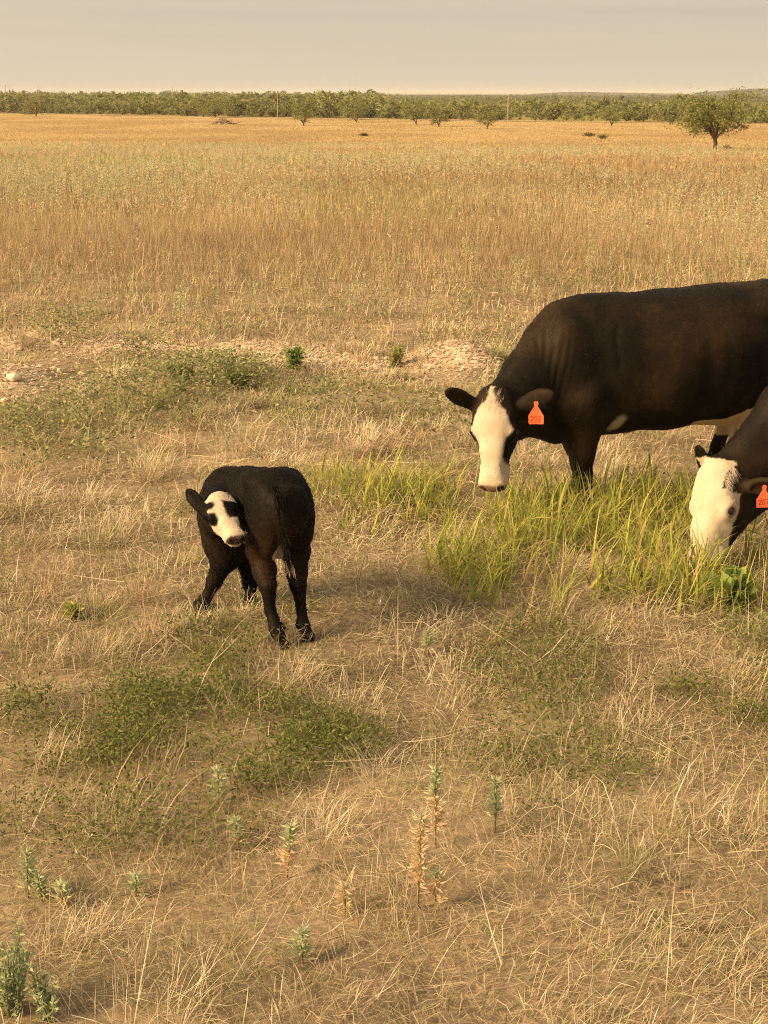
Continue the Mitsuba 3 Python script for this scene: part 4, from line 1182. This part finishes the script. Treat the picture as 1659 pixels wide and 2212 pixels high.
# ------------------------------------------------------------------ the dry field and its wild flowers
fld = []
for y0, y1, dens, w0 in ((15.5, 34, 290, 0.0042), (34, 60, 90, 0.008), (60, 120, 22, 0.018), (120, 260, 6, 0.036), (260, 470, 1.6, 0.08)):
    n = int((0.31 * (y1 ** 2 - y0 ** 2) + 4 * (y1 - y0)) * dens)
    x, y = scatter(n, y0, y1, r, 0.31, 2)
    ok = (y < 438 - x) & ((y > 20) | (r.uniform(size=len(x)) > in_patches(x, y, BARE, 0.3, 5))) & (r.uniform(size=len(x)) < np.clip((y - 15.5 - 4 * (fb(x, y, 0.5, 87) - 0.3)) / 9, 0, 1) ** 1.5)
    x, y = x[ok], y[ok]
    n = len(x)
    b = fb(x, y * 0.35, 0.16, 81)
    b2 = fb(x, y * 0.4, 0.05, 83)
    hgt = np.where(y < 130, 0.27, 0.30) * (0.55 + 0.9 * b) * np.clip(1.25 - (y - 60) / 160, 0.5, 1.1)
    L = r.uniform(0.5, 1.15, n) * hgt
    c = ramp([(0.42, GOLD), (0.22, TAN), (0.14, RUST * 1.15), (0.22, PALE)], r.uniform(size=n))
    olive = np.clip((b2 - 0.46) * 5, 0, 0.8) * (y < 90)
    rusty = np.clip((fb(x, y * 0.5, 0.09, 85) - 0.53) * 4, 0, 0.38)
    c = np.where((r.uniform(size=n) < rusty)[:, None], RUST * 0.95, c)
    c = np.where((r.uniform(size=n) < olive)[:, None], OLIVE * 1.1, c) * r.uniform(0.75, 1.2, (n, 1)) * (0.78 + 0.44 * b[:, None])
    c = c * np.where(y > 18, 0.72, 0.84)[:, None]
    c = c + (np.array([0.47, 0.335, 0.16]) - c) * 0.35 * np.clip((y - 90) / 60, 0, 1)[:, None]
    edge = np.clip((y - (405 - x)) / 30, 0, 1)[:, None]
    c = c * (1 - 0.6 * edge) + np.array([0.30, 0.28, 0.09]) * 0.6 * edge
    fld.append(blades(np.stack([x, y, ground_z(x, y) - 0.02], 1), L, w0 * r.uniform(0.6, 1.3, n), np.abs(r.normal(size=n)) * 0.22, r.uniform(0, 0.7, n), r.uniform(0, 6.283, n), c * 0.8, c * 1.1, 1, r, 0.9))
y = np.sqrt(r.uniform(18.0 ** 2, 300.0 ** 2, 60000) * r.uniform(0.02, 1, 60000))
y = y[y > 18]
n = len(y)
x = r.choice([-1, 1], n) * (0.32 * y + 2 + r.uniform(0, 1, n) ** 1.3 * (0.5 * y + 4))
c = ramp([(0.42, GOLD), (0.22, TAN), (0.14, RUST * 1.15), (0.22, PALE)], r.uniform(size=n)) * r.uniform(0.5, 0.85, (n, 1))
fld.append(blades(np.stack([x, y, ground_z(x, y) - 0.02], 1), r.uniform(0.15, 0.36, n), 0.0007 * np.clip(y, 20, 120) * r.uniform(0.6, 1.3, n), np.abs(r.normal(size=n)) * 0.22, r.uniform(0, 0.7, n), r.uniform(0, 6.283, n), c * 0.8, c * 1.1, 1, r, 0.9))
scene['field_grass'] = shape(join(fld), 'grass_bsdf', smooth=False)
tag('field_grass', 'tall golden dry grass of the field', 'grass', kind='stuff')


def flower(seed, h, whorls, fine=True, green=0.5):
    """Stalk with tiers of spiky bracts, drying from the bottom up: (stem, [whorl, ...])."""
    r = np.random.default_rng(seed)
    top = np.array([r.normal() * 0.05 * h, r.normal() * 0.05 * h, h])
    P = bend_path([0, 0, -0.02], top, 0.0, r, 5, 0.012)
    stem = (*tube_mesh(P, np.linspace(0.0040, 0.0018, 5), 4), np.array([[0.36, 0.24, 0.12]]))
    ws = []
    for k in range(whorls):
        t = 0.30 + 0.70 * (k + 0.5) / whorls
        c0 = np.array([np.interp(t, np.linspace(0, 1, 5), P[:, q]) for q in range(3)])
        n = 34 if fine else 5
        a = r.uniform(0, 6.283, n)
        el = r.uniform(-0.1, 1.15, n)
        d = np.stack([np.cos(a) * np.cos(el), np.sin(a) * np.cos(el), np.sin(el)], 1)
        s_ = np.cross(d, r.normal(size=(n, 3)))
        s_ /= np.linalg.norm(s_, axis=1, keepdims=True)
        L = (0.030 * (1.15 - 0.4 * k / whorls) * r.uniform(0.7, 1.3, n) * (1.25 if fine else 1.6))[:, None]
        w = 0.0034 if fine else 0.022
        rise = r.uniform(-1, 1, n)[:, None] * np.array([0, 0, 0.30 * h / whorls])
        b = c0 + rise
        v = np.stack([b - s_ * w * 0.5, b + d * L * 0.5 - s_ * w, b + d * L, b + d * L * 0.5 + s_ * w], 1).reshape(-1, 3)
        q = np.arange(n)[:, None] * 4
        f = np.vstack([q + [0, 1, 2], q + [0, 2, 3]])
        g = np.clip((t - (1 - green)) * 4, 0, 1)
        col = np.array([0.64, 0.52, 0.35]) * (1 - g) + (np.array([0.46, 0.50, 0.31]) if fine else np.array([0.42, 0.48, 0.31])) * g
        ws.append((v, f, np.repeat(col * r.uniform(0.75, 1.25, (n, 1)), 4, 0)))
    return stem, ws


def put_flower(stem, ws, where, label, group=None, rot=0.0, sc=1.0, name='wildflower'):
    key = new_key(name)
    M = T().translate([float(q) for q in where]).rotate([0, 0, 1], rot).scale(sc)
    scene[key + '__stem'] = {**stem, 'to_world': M}
    for k, w in enumerate(ws):
        scene[f'{key}__whorl' + (f'_{k:03d}' if k else '')] = {**w, 'to_world': M}
    tag(key, label, 'wildflower', group)


for k, (bx, by, ty, nw, gr, lab) in enumerate((
        (941, 1835, 1640, 9, 0.45, 'tallest spiky flower stalk in the foreground, green top and tan foot'),
        (903, 1965, 1738, 10, 0.18, 'tan dried flower stalk left of and nearer than the tallest one'),
        (1068, 1800, 1672, 6, 0.85, 'grey-green spiky flower stalk with a bare leaning stem beside it'),
        (942, 1968, 1868, 5, 0.3, 'short tan flower stalk right of the dried tan one'),
        (516, 1835, 1764, 4, 0.75, 'small green-topped flower stalk below the dark green ground cover'),
        (619, 1900, 1768, 6, 0.5, 'half green half tan flower stalk left of centre foreground'),
        (748, 1980, 1908, 4, 0.0, 'short wholly dried tan flower stalk in the foreground'),
        (654, 2085, 2003, 4, 0.8, 'green-headed flower stalk near the bottom, left of centre'),
        (60, 1945, 1828, 6, 0.8, 'bushy pale green flower stalk at the left edge foreground'),
        (92, 1955, 1886, 4, 0.8, 'short green flower stalk just right of the bushy pale one at left'),
        (136, 1965, 1902, 4, 0.65, 'short round-headed green and tan flower stalk, third from left edge'),
        (293, 1938, 1886, 3, 0.8, 'lone short green flower stalk in the left foreground'),
        (470, 1740, 1655, 4, 0.9, 'bright green leafy stalk at lower edge of the dark ground cover'),
        (925, 1420, 1362, 4, 0.8, 'pale grey-green herb right of the calf on the track'))):
    P = ground_at(bx, by)
    h = (by - ty) / FL * (P[1] * 1.02 + 0.3) * 1.02
    stem, ws = flower(300 + k, h, nw, True, gr)
    key = new_key('wildflower')
    M = T().translate(P.tolist())
    scene[key + '__stem'] = shape(stem, 'grass_bsdf', to_world=M)
    for j, w in enumerate(ws):
        v = w[0].copy()
        scene[f'{key}__whorl' + (f'_{j:03d}' if j else '')] = shape((v, w[1], w[2]), 'leaf_bsdf', smooth=False, to_world=M)
    tag(key, lab, 'wildflower')

# field flowers: the 280 nearest one by one, the rest as one mass
FP = []
for k in range(8):
    stem, ws = flower(400 + k, 0.46, 4, True, [0.75, 0.6, 0.5, 0.9, 0.8, 0.35, 0.15, 0.65][k])
    allw = join(ws)
    FP.append((shape(stem, 'grass_bsdf'), shape(allw, 'leaf_bsdf', smooth=False)))
r = np.random.default_rng(77)
cand = []
x, y = scatter(96000, 13.5, 135, r, 0.31, 2)
b = fb(x, y * 0.4, 0.10, 91)
lim = 24.5 - 1.6 * np.clip(x, -3, 5)
dens = np.clip((y - lim) / 6, 0, 1) * np.clip(0.25 + 2.4 * (b - 0.36), 0.03, 1) * np.clip((112 - y + 90 * (fb(x, y * 0.6, 0.055, 93) - 0.5) + 14 * (fb(x, y, 0.6, 94) - 0.5) - 0.25 * x) / 12, 0, 1) * np.clip(34 / y, 0.3, 1)
dens = np.maximum(dens, 0.035 * (y > 15))
keep = r.uniform(size=len(x)) < dens
x, y = x[keep], y[keep]
o = np.argsort(y)
x, y = x[o], y[o]
spots = [tuple(ground_at(bx, by)[:2]) for bx, by in ((400, 735), (415, 728), (390, 718), (428, 722), (380, 745), (475, 712), (350, 715), (285, 690), (25, 560), (55, 572), (860, 615), (880, 690), (890, 610), (1030, 620), (1120, 640), (1110, 700), (1150, 660), (1020, 600), (780, 680), (760, 690), (1270, 600), (1275, 560))]
x, y = np.concatenate([[s_[0] for s_ in spots], x]), np.concatenate([[s_[1] for s_ in spots], y])
NI = 280
for k in range(NI):
    p = FP[int(r.integers(8))]
    key = new_key('wildflower')
    M = T().translate([float(x[k]), float(y[k]), float(ground_z(x[k], y[k]))]).rotate([0, 0, 1], float(r.uniform(0, 360))).scale(float(r.uniform(0.75, 1.2)))
    scene[key + '__stem'] = {**p[0], 'to_world': M}
    scene[key + '__whorls'] = {**p[1], 'to_world': M}
    tag(key, 'grey-green wildflower stalk standing in the near part of the dry field', 'wildflower', 'wildflower stalks in the near part of the dry field')
x, y = x[NI:], y[NI:]
ms = []
LOD = []
for k in range(8):
    stem, ws = flower(500 + k, 0.46, 3, False, [0.75, 0.6, 0.5, 0.9, 0.8, 0.35, 0.15, 0.65][k])
    lv_, lf_, lc_ = join(ws)
    LOD.append((lv_, np.vstack([w_[1][:len(w_[1]) // 2] + sum(len(z_[0]) for z_ in ws[:q_]) for q_, w_ in enumerate(ws)]), lc_))
zz = ground_z(x, y)
for k in range(8):
    sel = np.arange(len(x)) % 8 == k
    v, f, c = LOD[k]
    s_ = r.uniform(0.75, 1.2, sel.sum()) * np.clip(y[sel] / 45, 1, 1.7)
    a = r.uniform(0, 6.283, sel.sum())
    R = np.stack([np.cos(a), -np.sin(a), np.sin(a), np.cos(a)], 1).reshape(-1, 2, 2)
    P = np.empty((sel.sum(), len(v), 3))
    P[..., :2] = np.einsum('nij,vj->nvi', R, v[:, :2]) * s_[:, None, None] + np.stack([x[sel], y[sel]], 1)[:, None]
    P[..., 2] = v[None, :, 2] * r.uniform(0.75, 1.2, sel.sum())[:, None] + zz[sel][:, None]
    purple = (r.uniform(size=sel.sum()) < 0.06)[:, None, None]
    cc = np.where(purple, np.array([0.16, 0.09, 0.13]), c[None]) * r.uniform(0.75, 1.2, (sel.sum(), 1, 1))
    ms.append((P.reshape(-1, 3), (f[None] + (np.arange(sel.sum()) * len(v))[:, None, None]).reshape(-1, 3), cc.reshape(-1, 3)))
scene['wildflower_mass'] = shape(join(ms), 'leaf_bsdf', smooth=False)
tag('wildflower_mass', 'countless grey-green and tan wildflower stalks across the field', 'wildflowers', kind='stuff')

# ------------------------------------------------------------------ rubble
scene['stone_bsdf'] = dict(type='diffuse', reflectance=mikit.proc(lambda p, n, uv: mikit.mix((0.44, 0.34, 0.25), (0.72, 0.61, 0.47), mikit.smoothstep(0.3, 0.7, mikit.fbm(p.x * 14, p.y * 14, p.z * 14, 4)))))
r = np.random.default_rng(55)
ROCK = []
for k in range(8):
    m = trimesh.creation.icosphere(2)
    v = m.vertices * (1 + 0.9 * (meshkit.fbm(m.vertices * 1.6 + k * 9, 3, k)[:, None] - 0.5))
    for _ in range(9):
        n_ = nrm(r.normal(size=3))
        dd = v @ n_
        cut = r.uniform(0.42, 0.8)
        v = v - np.maximum(dd - cut, 0)[:, None] * n_
    v *= [1.0, 0.8, 0.62]
    ROCK.append(mikit.ply((v, np.array(m.faces)), 'stone_bsdf', smooth=28))


def rock(bx, by, wpx, label, group=None):
    P = ground_at(bx, by)
    s_ = wpx / 2 / FL * (P[1] + 0.4)
    key = new_key('rock')
    scene[key] = {**ROCK[int(r.integers(8))], 'to_world': T().translate([P[0], P[1], P[2] + 0.25 * s_]).rotate([0, 0, 1], float(r.uniform(0, 360))).rotate([1, 0, 0], float(r.normal() * 18)).scale([s_, s_, s_ * float(r.uniform(0.8, 1.15))])}
    tag(key, label, 'rock', group)


for bx, by, w_, lab in ((178, 858, 22, 'pale rock lying alone among the grey-green weeds at left'), (100, 738, 18, 'round pale rock on the crest of the left rubble heap'), (122, 745, 24, 'larger of the two pale rocks side by side on the left heap'),
                        (8, 868, 26, 'bright rock at the left edge below the heap'), (5, 880, 22, 'lowest bright rock at the left edge'), (30, 820, 44, 'biggest pale boulder, in the rubble at the left edge'), (150, 735, 9, 'small pale rock right of the pair on the left heap'),
                        (322, 752, 13, 'leftmost pale rock of the small cluster on the low bank'), (338, 748, 9, 'smallest rock of the small cluster on the low bank'), (330, 757, 12, 'front rock of the small cluster on the low bank'), (415, 748, 16, 'greyish upright rock between bank and dry grass'),
                        (462, 770, 15, 'square pale rock at the start of the middle bank'), (475, 788, 16, 'yellowish block lying below a square pale rock'), (722, 752, 20, 'flat rock left of its bigger neighbour on the middle bank'), (755, 748, 22, 'biggest rock on the crest of the middle bank'),
                        (500, 750, 18, 'long pale rock on the middle bank'), (130, 805, 22, 'dull rock half hidden on the slope of the left heap')):
    rock(bx, by, w_, lab)
for k in range(70):
    bx, by = r.uniform(860, 1090), r.uniform(768, 812)
    if abs((bx - 985) / 110) ** 2 + ((by - 790) / 24) ** 2 < 1:
        rock(bx, by, r.uniform(4, 9) * r.choice([1, 1, 1.6]), 'rough pale stone in the rubble pile beside the neck of the big cow', 'stones of the rubble pile in the middle')
for k in range(60):
    rock(r.uniform(0, 240), 742 + abs(r.normal()) * 40, r.uniform(5, 13), 'small pale stone on the rubble heap at the left edge', 'stones of the left rubble heap')
for k in range(70):
    rock(r.uniform(270, 800), r.uniform(750, 800), r.uniform(4, 11), 'small pale stone on the low bank behind the weeds', 'stones of the low middle bank')
gx, gy, gs = [], [], []
for cx, cy, rx, ry, hh in HEAPS:
    n = 1100
    gx.append(cx + r.normal(size=n) * rx * 0.8); gy.append(cy + r.normal(size=n) * ry * 0.75); gs.append(r.uniform(0.004, 0.017, n) * r.choice([1, 1, 1.8], n))
gx, gy, gs = map(np.concatenate, (gx, gy, gs))
ico = trimesh.Trimesh([[1, 0, 0], [-0.8, 0.5, 0.2], [-0.7, -0.6, 0], [0.1, 0.9, 0.3], [0.2, 0, 0.8], [0, 0, -0.7]], [[0, 3, 4], [3, 1, 4], [1, 2, 4], [2, 0, 4], [3, 0, 5], [1, 3, 5], [2, 1, 5], [0, 2, 5]], process=False)
n = len(gx)
sq = r.uniform(0.5, 1.3, (n, 1, 3)) * gs[:, None, None]
v = ico.vertices[None] * sq * r.uniform(0.6, 1.3, (n, 6, 1)) + np.stack([gx, gy, ground_z(gx, gy) + gs * 0.3], 1)[:, None]
f = ico.faces[None] + (np.arange(n) * 6)[:, None, None]
tone = r.uniform(0.6, 1.2, (n, 1, 1))
scene['rubble'] = shape((v.reshape(-1, 3), f.reshape(-1, 3), np.broadcast_to(np.array([0.56, 0.44, 0.32]) * tone, v.shape).reshape(-1, 3)), 'matte_bsdf', smooth=False)
tag('rubble', 'loose gravel and caliche crumbs on the banks', 'rubble', kind='stuff')

# ------------------------------------------------------------------ single plants and scraps
def bush_plant(name, bx, by, hpx, wpx, stems, leaf, col, label, cat='plant', slim=0.4):
    """Upright stems set with leaves: stem and foliage."""
    P = ground_at(bx, by)
    k = (P[1] * 1.02 + 0.3) / FL
    h, w = hpx * k, wpx * k
    st, pts, dirs = [], [], []
    for _ in range(stems):
        a, q = r.uniform(0, 6.283), r.uniform(0.15, 1) * w * 0.5
        e = P + [math.cos(a) * q, math.sin(a) * q, h * r.uniform(0.55, 1.05)]
        b = bend_path(P + [math.cos(a) * q * 0.2, math.sin(a) * q * 0.2, -0.02], e, 0.03, r, 6, 0.03)
        st.append((*tube_mesh(b, np.linspace(0.0035, 0.0012, 6), 4), np.array([[0.30, 0.32, 0.17]])))
        t = r.uniform(0.12, 1.0, 40)
        pts.append(np.stack([np.interp(t, np.linspace(0, 1, 6), b[:, c]) for c in range(3)], 1))
    Q = np.vstack(pts)
    n = len(Q)
    d = r.normal(size=(n, 3)) * [1, 1, 0.5] + [0, 0, 0.45]
    d /= np.linalg.norm(d, axis=1, keepdims=True)
    s_ = np.cross(d, r.normal(size=(n, 3)))
    s_ /= np.linalg.norm(s_, axis=1, keepdims=True)
    L = (leaf * r.uniform(0.6, 1.3, n))[:, None]
    v = np.stack([Q, Q + d * L * 0.5 + s_ * L * slim * 0.5, Q + d * L, Q + d * L * 0.5 - s_ * L * slim * 0.5], 1).reshape(-1, 3)
    q = np.arange(n)[:, None] * 4
    key = new_key(name)
    scene[key + '__stems'] = shape(join(st), 'grass_bsdf')
    scene[key + '__foliage'] = shape((v, np.vstack([q + [0, 1, 2], q + [0, 2, 3]]), np.repeat(np.array(col) * r.uniform(0.7, 1.25, (n, 1)), 4, 0)), 'leaf_bsdf', smooth=False)
    tag(key, label, cat)


bush_plant('leafy_weed', 25, 2190, 200, 130, 22, 0.022, (0.36, 0.42, 0.24), 'feathery green weed filling the bottom left corner', slim=0.35)
bush_plant('leafy_weed', 105, 2205, 120, 90, 10, 0.022, (0.36, 0.41, 0.24), 'shorter feathery weed right of the one in the bottom left corner', slim=0.35)
bush_plant('green_shrub', 637, 800, 48, 38, 16, 0.055, (0.19, 0.27, 0.07), 'small bright green upright shrub on the middle rubble bank', slim=0.3)
bush_plant('green_shrub', 850, 795, 45, 60, 14, 0.05, (0.34, 0.34, 0.12), 'straggly yellow-green shrub left of the rubble pile', slim=0.3)
bush_plant('green_shrub', 515, 838, 40, 60, 16, 0.055, (0.24, 0.27, 0.09), 'upright green shrub among the weeds below the middle bank', slim=0.3)
bush_plant('green_shrub', 395, 832, 44, 70, 18, 0.055, (0.23, 0.26, 0.09), 'bushy green shrub in the weeds right of the leftmost bank stones', slim=0.3)
bush_plant('broadleaf_plant', 1578, 1310, 55, 60, 6, 0.10, (0.26, 0.36, 0.10), 'broad-leaved green plant below the muzzle of the cow at right', slim=0.8)
bush_plant('green_shrub', 160, 1300 + 40, 38, 30, 8, 0.045, (0.40, 0.42, 0.10), 'yellow-green sprig at left of the calf', slim=0.3)
scene['scrap_bsdf'] = dict(type='twosided', bsdf=dict(type='diffuse', reflectance=rgb(0.72, 0.68, 0.60)))
for bx, by, w_, h_, lab in ((134, 1412, 10, 20, 'upright white scrap in the grass left of the calf'), (152, 1418, 14, 9, 'flat white scrap right beside an upright one'), (825, 1312, 10, 16, 'white scrap standing in the straw right of the calf'),
                            (220, 1812, 8, 10, 'tiny white scrap in the left foreground straw'), (195, 1826, 14, 9, 'curled white scrap left of the tiny one in the foreground'), (1100, 1545, 18, 8, 'bleached curled leaf lying on the bare straw patch')):
    P = ground_at(bx, by)
    k = P[1] / FL
    g = np.array([[a, b] for b in np.linspace(0, 1, 5) for a in np.linspace(-0.5, 0.5, 5)])
    v = np.stack([P[0] + g[:, 0] * w_ * k * (1 - 0.5 * g[:, 1]), P[1] + 0.02 * np.sin(g[:, 0] * 5) + 0.35 * h_ * k * g[:, 1], P[2] + 0.02 + g[:, 1] * h_ * k], 1) + r.normal(size=(25, 3)) * 0.0025
    f = np.array([[a + 5 * b, a + 1 + 5 * b, a + 6 + 5 * b, a + 5 + 5 * b] for a in range(4) for b in range(4)])
    key = new_key('scrap')
    scene[key] = mikit.ply((np.vstack([v, v + [0, 0.002, 0.001]]), np.vstack([f, f[:, ::-1] + 25])), 'scrap_bsdf', smooth=True)
    tag(key, lab, 'scrap')
# ------------------------------------------------------------------ the dusty air
scene['air'] = dict(type='homogeneous', albedo=rgb(0.95, 0.945, 0.93), sigma_t=0.00009)
scene['haze'] = dict(type='cube', to_world=T().translate([0, 4500, 3.25]).scale([9200, 4620, 15.75]), bsdf={'type': 'null'}, interior={'type': 'ref', 'id': 'air'})
tag('haze', 'thin warm dust haze over the plain', kind='stuff')
scene['camera']['medium'] = {'type': 'ref', 'id': 'air'}
